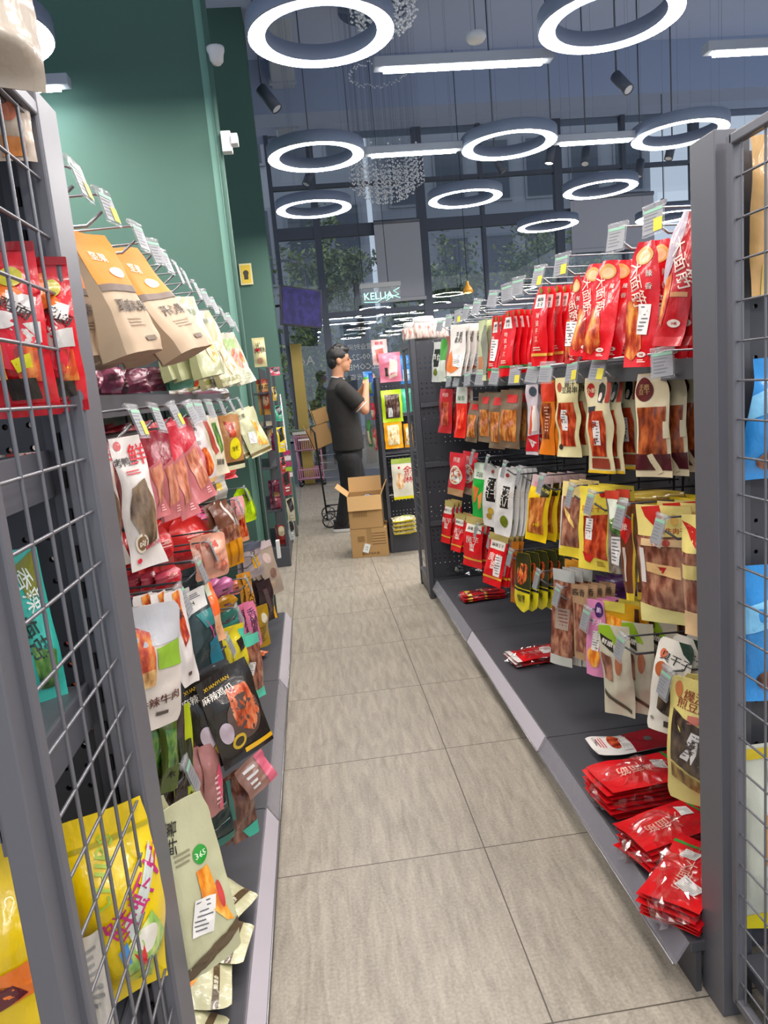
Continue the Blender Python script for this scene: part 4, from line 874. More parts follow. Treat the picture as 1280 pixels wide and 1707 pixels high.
# ------------------------- left rack, top row
def nutbag(nm): return [('R', -.5, .0, .5, .44, '~#dd7c08'), ('R', -.5, .44, .5, .5, '~#6a5a50'), ('T', nm, .0, .62, .10, '#3a3026'), ('T', nm, .006, .62, .10, '#3a3026'), ('L', -.25, .72, .3, .80, 3, '#9a8468'), ('R', -.05, .88, .2, .92, '~#6a5a4a'), ('E', .1, .34, .2, .045, '~#e0d0b8'), ('T', '坚果', -.1, .2, .08, '#f6e6cc', -10)]
stack('orange topped kraft bag of macadamia nuts', 'nearest on the top left hooks', (146, 390), (226, 594), 60, '~#b09a80', nutbag('夏威夷果'), side=-1, Xf=-.16, rot=20, n=3, dx=.085, T=.085, gus=1, cat='nut bag', name='nut_bag', wav=0, prof=((0, .82), (.1, 1), (1, 1)))
stack('orange topped kraft bag of pine nuts', 'second along the top left hooks', (204, 414), (310, 594), 56, '~#b09a80', nutbag('开心果'), side=-1, Xf=-.14, rot=20, n=3, dx=.085, T=.085, gus=1, cat='nut bag', name='nut_bag', wav=0, prof=((0, .82), (.1, 1), (1, 1)))
stack('pale green snack bag with orange fruit picture', 'third along the top left hooks', (302, 494), (352, 628), 38, '#9fa277', [('T', '果园', .1, .2, .08, '#5a6a4a'), ('P', [(0, .5), (.3, .55), (.35, .75), (.1, .85), (-.05, .7)], ORNG), ('L', -.3, .3, .2, .4, 3, '#8a9a6a')], side=-1, rot=20, n=3, dx=.05, T=.045, gus=1, wav=0)
stack('cream bag with yellow chips picture', 'fourth along the top left hooks', (331, 518), (385, 642), 34, '#a39d74', [('T', '薯片', .1, .14, .07, '#5a6a4a'), ('P', [(0, .55), (.3, .5), (.4, .8), (.1, .9)], NUTS), ('R', -.5, .9, .5, .95, '#7a7a3c')], side=-1, rot=22, n=3, dx=.05, T=.035, gus=1, wav=0)
stack('cream bag with brown roast food picture', 'last on the top left hooks by the column', (376, 556), (411, 640), 28, '#a6a48c', [('E', .1, .5, .28, .2, SPICE), ('R', -.4, .1, .3, .3, '#8aa85a'), ('L', -.4, .8, .4, .92, 3, '#9aa880')], side=-1, rot=35, n=2, dx=.05, T=.03, gus=1, wav=0)
stack('mint green pack with red picture stripe', 'sticking out under the kraft nut bags on the left', (300, 600), (312, 647), 50, '#6fb49a', [('T', '牛肉粒', -.2, .6, .2, '#dfeee4'), ('R', .25, .0, .45, 1, SPICE)], side=-1, Xf=-.16, rot=40, n=2, T=.012, hv=0)
for i, (tp, bt, wp, c) in enumerate((((185, 612), (188, 655), 34, '#b05a78'), ((228, 614), (232, 655), 36, '#5e2438'), ((262, 612), (266, 652), 34, '#6a3044'), ((350, 645), (352, 668), 60, '#6a6258'))):
    stack('%s pack' % ('pink topped', 'deep maroon', 'plum coloured', 'dull brown')[i], 'lying on the thin shelf under the left nut bags', tp, bt, wp, c, [('R', -.4, .3, .2, .5, '#8a5a68')], side=-1, Xf=-.22, rot=35, n=3, dx=.05, T=.03, hv=0)
# ------------------------- left rack, second row
stack('white roast duck wing pack with red title and brown window', 'nearest on the second left row', (207, 728), (252, 945), 56, '#c9c2bc', [('E', -.32, .06, .1, .035, '#b84a4a'), ('T', '烤鸭翅', -.2, .18, .065, '#2c2626'), ('T', '鲜', .22, .14, .16, '#cc2030'), ('L', -.3, .25, .3, .29, 2, '#c84a50'), ('P', [(-.25, .38), (.2, .32), (.38, .5), (.34, .8), (-.1, .86), (-.36, .6)], ('duck', '#4a3a2c', '#705c48', '#9a8468')), ('E', -.2, .8, .17, .075, '#d8ccb8'), ('E', -.2, .8, .13, .055, '#7a5a3c'), ('T', '卤', -.2, .8, .05, '#e8dcc8'), ('T', '鲜香入味', .2, .83, .04, '#c04a58', 8), ('E', -.28, .93, .07, .02, '#c82838')], side=-1, Xf=-.05, rot=46, n=6, dx=.05, T=.025, prof=((0, .9), (.15, 1), (.38, .88), (.6, 1), (.8, .98), (1, 1.15)))
for i, (tp, bt, wp) in enumerate((((243, 722), (272, 862), 26), ((262, 718), (294, 864), 30), ((278, 712), (318, 862), 34), ((296, 700), (347, 832), 38))):
    stack('red and pink meat stick pack', ['hanging next to the white duck wing pack', 'second of the pink series, second left row', 'third of the pink series, second left row', 'widest pink one with slanting edge, second left row'][i], tp, bt, wp, '#b4686c', [('P', [(-.5, 0), (.5, 0), (.5, .28), (-.5, .4)], '#b82436' if i > 1 else '#8a2030'), ('P', [(-.35, .42), (.2, .36), (.3, .8), (-.2, .86)], ('pink_stick', '#a05a44', '#c47e64', '#d89c84')), ('L', .1, .86, .4, .95, 3, '#e8b0b0')], side=-1, rot=26-3*(3-i), n=5, dx=.05, T=.02, prof=WAVE)
stack('white pack with reddish stewed meat picture', 'right of the pink packs in the second left row', (318, 697), (347, 806), 34, '#cfc6c4', [('T', '卤汁\n牛肉', -.05, .14, .12, '#3a3030'), ('E', .08, .68, .34, .22, SPICE), ('L', -.3, .35, .1, .42, 3, '#8a8080'), ('R', -.5, .93, .5, 1, '#cfa878')], side=-1, rot=36, n=3, dx=.03, prof=RND)
stack('cream vegetable pack with two picture strips', 'left of the yellow oval pack, second left row', (346, 694), (368, 792), 32, '#d0c8b0', [('P', [(-.35, .05), (-.15, .05), (.1, .6), (-.1, .65)], '#a8483a'), ('P', [(.05, .12), (.32, .12), (.4, .6), (.2, .65)], SEAW), ('T', '酸辣', .1, .78, .1, '#3a3030', -8)], side=-1, rot=36, n=2, dx=.03)
stack('brown and yellow oval chicken snack pack', 'under the far tags of the second left row', (380, 692), (394, 782), 32, '#a8784a', [('P', [(-.3, .1), (.2, .15), (.1, .4), (-.2, .4)], MEATR), ('E', .05, .62, .32, .2, '#e6da20'), ('T', '香脆', .05, .62, .1, '#6a5a10'), ('R', -.5, .86, .5, .92, '#2f2c20'), ('R', -.5, .92, .5, 1, '#c4c2a0')], side=-1, rot=38, n=3, dx=.03)
stack('cream yellow mango strip pack', 'last on the second left row by the column', (405, 683), (437, 757), 36, '#b4b48e', [('T', '芒果', -.2, .12, .1, '#5a5a40'), ('P', [(.1, .25), (.3, .35), (.25, .6), (.42, .85), (.0, .8), (.15, .5)], ORNG), ('B', -.15, .6, .15, .12, 10), ('R', -.5, .9, .5, .96, '#6a5a34')], side=-1, Xf=-.11, rot=40, n=3, dx=.025)
# ------------------------- left rack, third row
for i, (tp, bt, wp, c, pl, nn) in enumerate((((262, 880), (276, 950), 38, '#d0383c', 'low behind the white duck wing pack', 3), ((308, 862), (322, 945), 70, '#d4302e', 'large and flat, behind the black hooks', 4), ((275, 945), (285, 985), 46, '#c8485c', 'under the duck wing pack tip', 3), ((345, 846), (352, 872), 44, '#b82468', 'magenta toned, third left row', 2))):
    stack('glossy red snack bag', pl, tp, bt, wp, c, [('L', -.1, .3, .35, .5, 3, '#f0a8a0'), ('T', '麻辣', .2, .35, .1, '#f4c0b4'), ('P', [(-.5, .6), (.2, .5), (.5, .8), (-.2, 1)], '#b82028')], side=-1, Xf=-.2, rot=45, n=nn, dx=.04, T=.03, prof=NECK)
stack('salmon pink bag with meat slice picture', 'front of the third left row', (352, 890), (363, 962), 42, '#dca088', [('E', .0, .62, .2, .2, PINKM), ('E', .22, .75, .14, .14, ('sausage', '#a84a38', '#c86a54', '#dc8c74')), ('T', '肉脯', -.1, .22, .14, '#c83a34')], side=-1, Xf=-.09, rot=48, n=2, dx=.03, prof=RND, T=.025)
stack('mustard orange plush looking snack bag', 'behind the clear brown pack, third left row', (374, 868), (390, 944), 42, '#cf8a18', [('R', -.5, .0, .5, .2, '#7a3a20'), ('R', -.12, .2, -.06, .95, '#a86a10'), ('R', .22, .2, .28, .95, '#a86a10')], side=-1, Xf=-.12, rot=45, n=2, dx=.04)
stack('clear brown jerky pack with white slip', 'above the mustard bag, third left row', (362, 838), (388, 902), 34, '#6e4636', [('P', [(.05, .05), (.15, .0), (.42, .7), (.34, .75)], '#d8d4cc'), ('R', -.5, .6, .5, 1, BEEF)], side=-1, Xf=-.1, rot=42, n=2)
stack('multicolour orange and brown stick pack', 'left of the lime green pack', (396, 828), (409, 902), 15, '#c88a68', [('P', [(-.4, .5), (.4, .45), (.4, .9), (-.4, .9)], SPICE), ('R', -.5, .0, .5, .4, '#d89a9c')], side=-1, Xf=-.1, rot=35, n=2)
stack('lime green snack pack', 'hanging before the grey upright of the left rack', (406, 814), (417, 869), 24, '#b4d61a', [('P', [(-.2, .3), (.2, .4), (.1, .8), (-.2, .7)], '#8fb010'), ('L', -.2, .2, .3, .3, 2, '#6a8a10'), ('R', .38, .1, .5, .9, '#6a8a18')], side=-1, Xf=-.1, rot=42, n=2, prof=TAPER)
for i, (tp, bt, wp, c, ft, pl) in enumerate((((352, 795), (356, 835), 48, '#b8b4ac', [('R', 0, .3, .3, .6, '#c8a83a'), ('T', '海苔', -.2, .5, .2, '#333')], 'lying between the black hooks, third left row'), ((372, 782), (374, 800), 44, '#c82c34', [], 'thin red edge above the black hooks, third left row'), ((340, 800), (344, 838), 36, '#5a5048', [], 'dark one among the black hooks, third left row'))):
    stack('small flat snack pack', pl, tp, bt, wp, c, ft, side=-1, Xf=-.2, rot=35, n=2, dx=.05, T=.015, hv=0)
# ------------------------- left rack, fourth row and below
stack('grey and white spicy beef pack with big brown title', 'nearest on the fourth left row', (252, 1008), (262, 1215), 92, '#cfc5bc', [('R', -.5, 0, .5, .3, '#b8b8bc'), ('P', [(-.5, .1), (-.1, .2), (-.05, .55), (-.5, .6)], SPICE), ('P', [(-.05, .32), (.45, .3), (.5, .52), (.0, .5)], '#8fb83a'), ('P', [(-.4, .5), (-.05, .48), (-.05, .62), (-.4, .64)], NUTS), ('T', '香辣牛肉', .02, .76, .085, '#5a2c20', 6), ('R', -.02, .86, .2, .89, '#4a4038')], side=-1, Xf=-.07, rot=48, n=7, dx=.05, T=.025, prof=RND)
stack('white pack with red chilli strip', 'left of the black teal packs, fourth left row', (288, 985), (318, 1140), 34, '#cfc8c4', [('P', [(-.15, .02), (.25, .0), (.3, .5), (.0, .6)], SPICE), ('T', '香辣', -.2, .25, .12, '#2a2a2a'), ('R', -.1, .86, .1, .9, '#5a5048')], side=-1, Xf=-.09, rot=42, n=3, dx=.03, prof=RND, backcol='#3a3a34')
stack('black and teal pack with white label and pink line', 'fourth left row beside the orange one', (316, 985), (350, 1110), 52, '#2c3c3e', [('P', [(-.3, .0), (.5, .0), (.4, .24), (-.3, .28)], '#c4c2be'), ('T', '24', -.05, .16, .05, '#222'), ('L', -.1, .05, .3, .12, 3, '#55555a'), ('P', [(.05, .3), (.12, .3), (.42, .7), (.36, .72)], '#b83a78'), ('P', [(-.1, .3), (.45, .28), (.48, .5), (.1, .5)], '#2f7878'), ('P', [(.1, .7), (.5, .65), (.5, 1), (.1, 1)], '#2b6f80')], side=-1, Xf=-.08, rot=46, n=4, dx=.035, T=.02)
stack('orange to peach long pack', 'over the black teal packs, fourth left row', (340, 975), (366, 1070), 26, '#e6642a', [('P', [(-.5, .55), (.5, .5), (.5, 1), (-.5, 1)], '#e0a880'), ('R', -.3, .0, .3, .2, '#b8c0a8')], side=-1, Xf=-.06, rot=40, n=1)
stack('vertical orange pack with black brush characters', 'fourth left row near the column', (409, 955), (424, 1030), 15, '#c88a2c', [('T', '\n'.join('手工大麻花'), 0, .5, .8, '#241c14')], side=-1, rot=38, n=2)
stack('dark brown glossy pack', 'fourth left row left of the patterned clear bag', (438, 968), (452, 1034), 26, '#35282a', [('P', [(-.2, .2), (.1, .2), (.2, .8), (0, .8)], '#5a4a48'), ('R', .3, .7, .45, 1, '#d8a02a')], side=-1, Xf=-.09, rot=42, n=3, dx=.03)
stack('large clear patterned bag with pale flowers', 'at the far end of the fourth left row', (436, 905), (460, 990), 30, '#a89888', [('E', 0, .3, .2, .1, '#c8b0a8'), ('E', .1, .6, .2, .1, '#8a6a5c'), ('E', -.1, .8, .2, .08, '#c0a890'), ('R', -.5, 0, .5, .12, '#c8b8b8')], side=-1, Xf=-.09, rot=42, n=3, dx=.03)
stack('white patterned bag', 'at the top far end of the fourth left row', (418, 905), (424, 962), 34, '#a4989a', [('T', '豆', 0, .3, .2, '#3a3440'), ('P', [(-.1, .4), (.2, .35), (.3, .7), (0, .75)], '#c8962a'), ('R', -.5, 0, .5, .2, '#5a6070')], side=-1, Xf=-.12, rot=40, n=2, dx=.03)
stack('long pink pack with purple print', 'fifth left row near the floor end', (413, 1005), (430, 1078), 20, '#d8789a', [('T', '\n'.join('香脆鱿鱼'), 0, .5, .75, '#4a2448')], side=-1, Xf=-.08, rot=40, n=2)
stack('mustard tasselled snack bag', 'right of the long pink pack', (434, 1010), (440, 1078), 24, '#a8841c', [('E', .1, .3, .2, .12, '#d8d0b8'), ('L', -.3, .5, .3, .9, 6, '#7a5c10')], side=-1, Xf=-.09, rot=38, n=2)
for i, (tp, bt, wp, c, pl) in enumerate((((372, 962), (374, 998), 34, '#c870a0', 'pink one'), ((392, 966), (396, 990), 24, '#d8786c', 'coral one'), ((376, 992), (378, 1018), 38, '#b8841c', 'mustard one'), ((382, 1012), (388, 1048), 50, '#3a8a7c', 'teal one'))):
    stack('pointed snack pack', '%s seen through the black hooks of the fourth left row' % pl, tp, bt, wp, c, [('R', -.2, .5, .1, .6, '#5a2a4a')], side=-1, Xf=-.18, rot=40, n=2, dx=.04, T=.02, prof=TAPER, hv=0)
stack('yellow and teal pack with white striped tag', 'above the black chicken feet pack', (393, 1042), (403, 1120), 26, '#d8c82c', [('P', [(.1, .1), (.5, .1), (.5, .5), (.2, .5)], '#56c0a4'), ('P', [(-.2, .3), (.2, .25), (.3, .5), (-.1, .55)], '#2a2622')], side=-1, Xf=-.08, rot=42, n=2)
stack('clear bag of brown meat with mint green bottom', 'right above the black chicken feet pack', (415, 1058), (430, 1165), 32, BEEF, [('R', -.5, 0, .5, .16, '#5cc4a8'), ('R', -.5, .86, .5, 1, '#5cd0b0'), ('B', -.2, .5, .2, .1, 20)], side=-1, Xf=-.05, rot=44, n=2)
stack('large black pack with braised chicken feet picture', 'biggest pack in the lower left row', (366, 1118), (418, 1258), 96, '#26221f', [('T', 'XUANYUAN', -.15, .10, .04, '#cfa82c'), ('T', '麻辣鸡爪', -.2, .2, .085, '#e0dad0'), ('E', .1, .55, .34, .26, '#5a4a44'), ('P', [(-.05, .2), (.3, .22), (.42, .6), (.2, .76), (-.1, .62), (-.12, .4)], ('chicken', '#8a3018', '#c8603a', '#e0946a')), ('E', -.12, .78, .14, .09, '#d8b430'), ('E', -.12, .78, .09, .055, '#3a2c14'), ('R', -.05, .90, .5, .95, '#e0ac20'), ('E', -.3, .62, .12, .12, '#b8a8b4')], side=-1, Xf=-.03, rot=50, n=2, dx=.04, T=.03)
stack('small pink triangular snack pack', 'left of the black chicken feet pack', (333, 1150), (338, 1245), 40, '#c0627c', [('L', -.3, .35, .3, .6, 5, '#e8b8c0'), ('R', -.2, .12, .3, .28, '#8a8478')], side=-1, Xf=-.08, rot=42, n=3, dx=.03)
for i, (tp, bt, wp, c, pl) in enumerate((((278, 1165), (284, 1320), 30, '#4a5a20', 'olive green one, nearest'), ((305, 1175), (318, 1360), 26, '#a8b81c', 'lime one with black print'), ((296, 1180), (300, 1345), 24, '#3a2c24', 'dark one'))):
    stack('long vegetable snack pack', '%s, behind the post on the fifth left row' % pl, tp, bt, wp, c, [('R', -.3, .3, .3, .7, SEAW if i == 0 else '#2c3018'), ('T', '木', 0, .8, .08, '#1c1c14')], side=-1, Xf=-.10, rot=45, n=2, dx=.03)
stack('clear pack with pink corner', 'hanging below the black chicken feet pack', (412, 1268), (440, 1312), 60, '#9a7468', [('R', .2, .0, .5, 1, '#d86a80'), ('L', -.3, .2, .1, .9, 4, '#dcdcdc')], side=-1, Xf=-.02, rot=50, n=1, T=.015)
stack('clear pink edged pack', 'below the small pink triangular packs', (346, 1240), (362, 1358), 34, '#a06c68', [('P', [(.1, .4), (.4, .3), (.5, .95), (.2, .95)], '#d4506c'), ('L', 0, .45, .3, .9, 6, '#e8c0c8')], side=-1, Xf=-.07, rot=45, n=2)
stack('clear pack of brown chunks with teal corners', 'lowest hanging pack near the left price rail', (396, 1290), (412, 1398), 48, ('brown_chunks', '#4a2c24', '#6e4438', '#946a58'), [('R', -.5, 0, -.36, .6, '#3f7a70'), ('P', [(-.1, .86), (.5, .8), (.5, 1), (.1, 1)], '#3fb49a')], side=-1, Xf=-.05, rot=48, n=2)
stack('black green glossy pack with dotted seam', 'lowest behind the brown chunk pack', (352, 1320), (368, 1408), 56, '#1c2c2c', [('R', -.4, .3, .4, .32, '#6a8480'), ('R', -.4, .6, .4, .62, '#6a8480'), ('R', -.5, .86, .5, 1, '#2c6a60')], side=-1, Xf=-.1, rot=45, n=3, dx=.03)
stack('tall cream snack pouch with green round seal and orange fries', 'front of the lowest left row', (300, 1335), (352, 1598), 108, '#bcbc98',
      [('T', '鲜薯', -.3, .18, .09, '#2a2a24', 80), ('L', -.3, .28, .05, .36, 3, '#8a8468'), ('E', .12, .34, .13, .055, '#2e9a38'), ('T', '365', .12, .34, .035, '#d8ecd0'), ('P', [(-.02, .42), (.2, .42), (.28, .62), (.42, .8), (.3, .78), (-.02, .6)], ORNG), ('B', -.05, .68, .2, .1, 18), ('E', .3, .62, .05, .08, '#c8403a'), ('P', [(-.5, .93), (.5, .80), (.5, .87), (-.5, 1)], '#5a4a34')], side=-1, Xf=-.05, rot=50, n=5, dx=.06, T=.035, gus=1, wav=0, prof=((0, .7), (.15, .9), (.4, 1), (1, 1)), cat='snack pouch', name='snack_pouch')
# ================================================================== THINGS ON THE DECKS
def lay(mb_, name, parent, c, yaw, tiltx=0, tilty=0):
    """lay a pack face up: its top edge points along yaw"""
    ax = Vector((math.cos(yaw), math.sin(yaw), 0)); N = Vector((0, 0, 1)); Y = -N; X = Y.cross(ax)
    R = Matrix((X, Y, ax)).transposed(); R = Matrix.Rotation(tilty, 3, 'Y') @ Matrix.Rotation(tiltx, 3, 'X') @ R
    o = mb_.build(name) if isinstance(mb_, MB) else mb_.copy()
    if not isinstance(mb_, MB): COL.objects.link(o)
    if parent is not None: o.parent = parent
    o.matrix_basis = Matrix.Translation(Vector(c)) @ R.to_4x4()
    return o
def crumple(mb, c, r, mat, seed, n=22, amp=.25, flatb=True):
    rnd = random.Random(seed); ph = [rnd.uniform(0, 6) for _ in range(9)]; vs = []; fs = []; m = n//2
    for j in range(m+1):
        for i in range(n):
            a = 2*PI*i/n; b = PI*j/m; d = Vector((math.sin(b)*math.cos(a), math.sin(b)*math.sin(a), math.cos(b)))
            k = 1+amp*(math.sin(5*d.x+ph[0]+3*d.z)+math.sin(7*d.y+ph[1]-4*d.x)+.8*math.sin(13*d.z+ph[2]+9*d.x)+.8*math.sin(17*d.y+ph[3]))*.4+rnd.uniform(-.09, .09)
            p = [c[t]+d[t]*r[t]*k for t in range(3)]
            if flatb: p[2] = max(p[2], c[2]-r[2]*.8)
            vs.append(p)
    for j in range(m):
        for i in range(n): fs.append([j*n+i, (j+1)*n+i, (j+1)*n+(i+1) % n, j*n+(i+1) % n])
    mb.add(vs, fs, mat, False); return mb
def bundle(label, c, w, h, yaw, n, feats, seed, dz=.012, col='#c8141c', dyaw=.05, wrap=True, tx=0):
    t = thing('wrapped_bundle', label, 'snack bundle', tuple(c), None); rnd = random.Random(seed)
    mb = build_pack('snack_pack', col, feats, w, h, T=.010, seed=seed, nu=8, nv=12, hv=.03); first = None
    for k in range(n):
        ya = yaw+rnd.uniform(-dyaw, dyaw); off = Vector((-math.cos(ya), -math.sin(ya), 0))*(-h/2)
        cc = Vector((rnd.uniform(-.01, .01), rnd.uniform(-.01, .01), .010+k*dz))+off
        o = lay(mb if first is None else first, 'snack_pack', t, cc, ya, tx); first = first or o
    if wrap:
        sh = MB(); crumple(sh, (0, 0, n*dz*.5+.004), (h*.58, w*.62, n*dz*.5+.012), bagclear, seed, 40, .12)
        R = Matrix.Rotation(yaw, 3, 'Z'); sh.v = [(R @ Vector(v))[:] for v in sh.v]
        # gathered tail of the wrap
        tail = MB(); crumple(tail, (-h*.62, 0, .02), (.05, w*.25, .02), bagclear, seed+1, 18, .35); sh.add([(R @ Vector(v))[:] for v in tail.v], tail.f, bagclear)
        sh.build('plastic_wrap', t)
    return t
DZ = .127
redb = [('R', -.5, .86, .5, .9, '#3a8a3c'), ('T', '大面筋', 0, .42, .13, '#e0a898', 90), ('B', .1, .72, .16, .07, 12)]
bundle('clear wrapped stack of red packs lying alone on the middle of the right deck', onz(893, 1100, DZ), .13, .23, math.radians(188), 3, [('T', '麻辣王子', .05, .5, .14, '#e8a8a0', 90), ('B', .0, .72, .22, .1, 8), ('R', -.5, 0, .5, .1, '#d8d8d4')], 21, col='#d0161c')
bundle('small clear wrapped bundle of red sticks at the far end of the right deck', onz(806, 997, DZ), .10, .24, math.radians(184), 3, [('R', -.5, .1, .5, .2, '#e0c04a'), ('R', -.5, .5, .5, .55, '#e0c04a'), ('R', -.2, .1, .0, .9, '#7a1018')], 22, col='#c2141c')
bundle('high wrapped bundle of glossy red packs in the middle of the near right deck', onz(1072, 1335, DZ), .15, .27, math.radians(186), 8, redb, 23, dz=.0115)
bundle('wrapped bundle of red packs with a knotted tail on the near right deck', onz(1120, 1415, DZ), .13, .25, math.radians(196), 6, redb, 24, dz=.0115)
bundle('nearest wrapped bundle of red packs at the foot of the right post', onz(1145, 1500, DZ), .13, .24, math.radians(222), 6, redb+[('B', -.15, .3, .2, .08, 20)], 25, dz=.0115)
mb = build_pack('snack_pack', '#e4e0dc', [('R', -.5, 0, .5, .55, '#8c1420'), ('E', 0, .72, .3, .08, MEATR), ('L', -.3, .84, .3, .92, 3, '#c04a4a'), ('T', 'LONG', -.2, .92, .04, '#444'), ('B', .2, .62, .2, .06, 0), ('E', .0, .3, .1, .05, '#5a5a58')], .12, .27, T=.018, seed=60, prof=RND)
o = lay(mb, 'snack_pack', None, Vector(onz(1050, 1250, DZ))+Vector((.14, 0, .03)), math.radians(2)); tag(o, 'white and maroon chicken snack pack lying flat on the near right deck', 'snack pack')
t = thing('plastic_bag', 'crumpled see through plastic bag at the far end of the right deck', 'bag', tuple(onz(765, 955, DZ)))
mb = MB(); crumple(mb, (0.06, 0, .06), (.17, .13, .07), bagclear, 31, 30, .3); mb.build('clear_film', t); mb = MB(); crumple(mb, (-.03, -.02, .04), (.06, .05, .04), P('milky_film', '#b8bab0', .3), 32, 16, .3); mb.build('white_contents', t)
# cream chip packs slumped on the left deck
creamf = [('E', 0, .45, .26, .2, ORNG), ('R', -.5, .80, .5, .87, '#5a4a34'), ('T', '脆薯条', -.1, .83, .05, '#e8e4c8'), ('L', -.4, .12, .2, .25, 4, '#8a8468')]
cmb = build_pack('snack_pouch', '#c2c09a', creamf, .13, .20, T=.03, seed=70, prof=RND)
prev = None
for i, (px, py, dzz, yw, lb) in enumerate(((403, 1492, .05, -25, 'cream chip pouch farthest of the pile on the left deck'), (398, 1562, .05, -8, 'cream chip pouch in the middle of the pile on the left deck'), (366, 1640, .05, 5, 'cream chip pouch with big orange chip nearest but one on the left deck'), (350, 1720, .03, -12, 'cream chip pouch nearest the camera on the left deck'))):
    c = onz(px, py, DZ+dzz); yw = math.radians(yw); s = Vector((math.cos(yw), math.sin(yw), 0))
    o = lay(cmb if prev is None else prev, 'snack_pouch', None, Vector(c)-s*.10+Vector((-.075, 0, .0)), yw+PI, 0, math.radians(0)); prev = prev or o
    R = Matrix.Rotation(math.radians(18), 4, 'Y'); cc = Vector(c); o.matrix_basis = Matrix.Translation(cc) @ R @ Matrix.Translation(-cc) @ o.matrix_basis
    tag(o, lb, 'snack pouch', 'cream chip pouches on the left deck')
o = lay(build_pack('snack_pack', '#e0682a', [('R', -.4, .2, 0, .8, '#b8b04a')], .045, .06, T=.012, seed=71), 'snack_pack', None, onz(441, 1085, DZ+.02), math.radians(70)); tag(o, 'tiny orange snack pack lying on the far left deck', 'snack pack')

# ================================================================== NEAR END RACKS: bags behind the wire mesh
def bag_at(name, label, cat, Y, quad, base, feats, T=.05, rot=0, seed=0, group=None, **kw):
    """quad: image x0,y0,x1,y1 of a bag that faces the camera at depth Y"""
    x0, y0, x1, y1 = quad; a = ony((x0+x1)/2, y0, Y); b = ony((x0+x1)/2, y1, Y); w = abs(ony(x1, (y0+y1)/2, Y)[0]-ony(x0, (y0+y1)/2, Y)[0]); h = a[2]-b[2]
    mb = build_pack(name, base, feats, w, h, T=T, seed=seed, **kw); o = mb.build(name)
    R = Matrix.Rotation(math.radians(rot), 3, 'Z')
    o.matrix_world = Matrix.Translation(Vector((a[0], Y, a[2]))) @ R.to_4x4(); tag(o, label, cat, group); return o
redf = [('R', -.5, .0, .5, .05, '#8c1018'), ('P', [(-.5, .2), (.0, .16), (.3, .3), (-.1, .36)], '#d86c28'), ('P', [(.1, .28), (.45, .32), (.4, .42), (.1, .4)], '#cfc8c4'), ('P', [(-.1, .5), (.45, .46), (.45, .58), (.0, .6)], '#b8b4b0'), ('T', '火鸡面', .1, .36, .08, '#2a1c1c', -30), ('R', -.5, .93, .5, 1, '#a01420'), ('R', -.4, .1, .0, .3, '#d86a2a'), ('E', .15, .2, .16, .06, '#b8b040'), ('P', [(-.5, .35), (.1, .4), (.4, .55), (.2, .75), (-.2, .7)], '#c81c2c'), ('R', -.4, .55, -.05, .78, ORNG), ('R', .1, .6, .4, .8, SPICE), ('E', .0, .45, .2, .05, '#d8d0cc'), ('R', -.1, .78, .3, .9, '#2b2622'), ('P', [(.05, .68), (.3, .64), (.3, .72), (.1, .75)], '#d8d020')]
bag_at('snack_bag', 'crinkled red and orange snack bag on the left end shelf', 'snack bag', .90, (-70, 405, 52, 700), '#c41c28', redf, T=.06, rot=8, seed=80)
bag_at('snack_bag', 'red snack bag with yellow green patch behind the left wire mesh', 'snack bag', .95, (28, 430, 108, 690), '#c41c28', redf[::-1], T=.05, rot=8, seed=81)
bag_at('snack_bag', 'beige and orange snack bag behind the top of the left wire mesh', 'snack bag', .93, (-40, 115, 36, 270), '#b8a898', [('E', 0, .4, .25, .2, '#c8785c'), ('R', -.2, .75, .3, .95, '#d88a4a')], T=.03, rot=20, seed=82)
bag_at('large_bag', 'pale beige bag standing on top of the left end rack', 'bag', .80, (-150, -60, 42, 148), '#b5aa9c', [], T=.1, rot=20, seed=83)
teal = [('P', [(-.3, .1), (.4, .0), (.4, .3), (-.1, .3)], '#7a7a20'), ('T', '香辣', .0, .25, .13, '#e0ece4', -70), ('T', '海带', -.1, .55, .14, '#2a3a34', -70), ('P', [(-.2, .6), (.4, .65), (.3, .9), (-.1, .9)], SEAW)]
bag_at('snack_bag', 'teal green snack pack with dark writing behind the left wire mesh', 'snack bag', .95, (0, 915, 70, 1175), '#3fb8a8', teal, T=.03, rot=25, seed=84, prof=((0, .7), (1, 1)))
bag_at('snack_bag', 'second teal snack pack at the very left edge', 'snack bag', .90, (-70, 1010, 12, 1190), '#3fb8a8', teal, T=.03, rot=25, seed=85)
yel = [('R', -.5, .13, .5, .15, '#a89a10'), ('T', 'CHIPS', -.1, .25, .08, '#9ab83a', 70), ('P', [(.0, .5), (.45, .22), (.45, .32), (.05, .6)], '#b8c0b8'), ('T', '鲜虾片', .22, .4, .14, '#b02a6a', 40), ('P', [(-.05, .62), (.3, .5), (.45, .7), (.3, .95), (0, .9)], ('veg', '#5a9a3c', '#9ac05a', '#d8e08a')), ('E', .2, .62, .14, .07, '#d8d4c8'), ('P', [(.05, .66), (.16, .64), (.2, .75), (.12, .75)], '#c8242c'), ('P', [(-.1, .62), (.0, .58), (.02, .7), (-.06, .72)], '#4a8ac8')]
bag_at('snack_bag', 'large bright yellow snack bag behind the lower left wire mesh', 'snack bag', .92, (82, 1352, 248, 1670), '#ddbf08', yel, T=.09, rot=28, seed=86, prof=((0, .85), (.14, .92), (.15, .92), (.5, 1), (1, .85)))
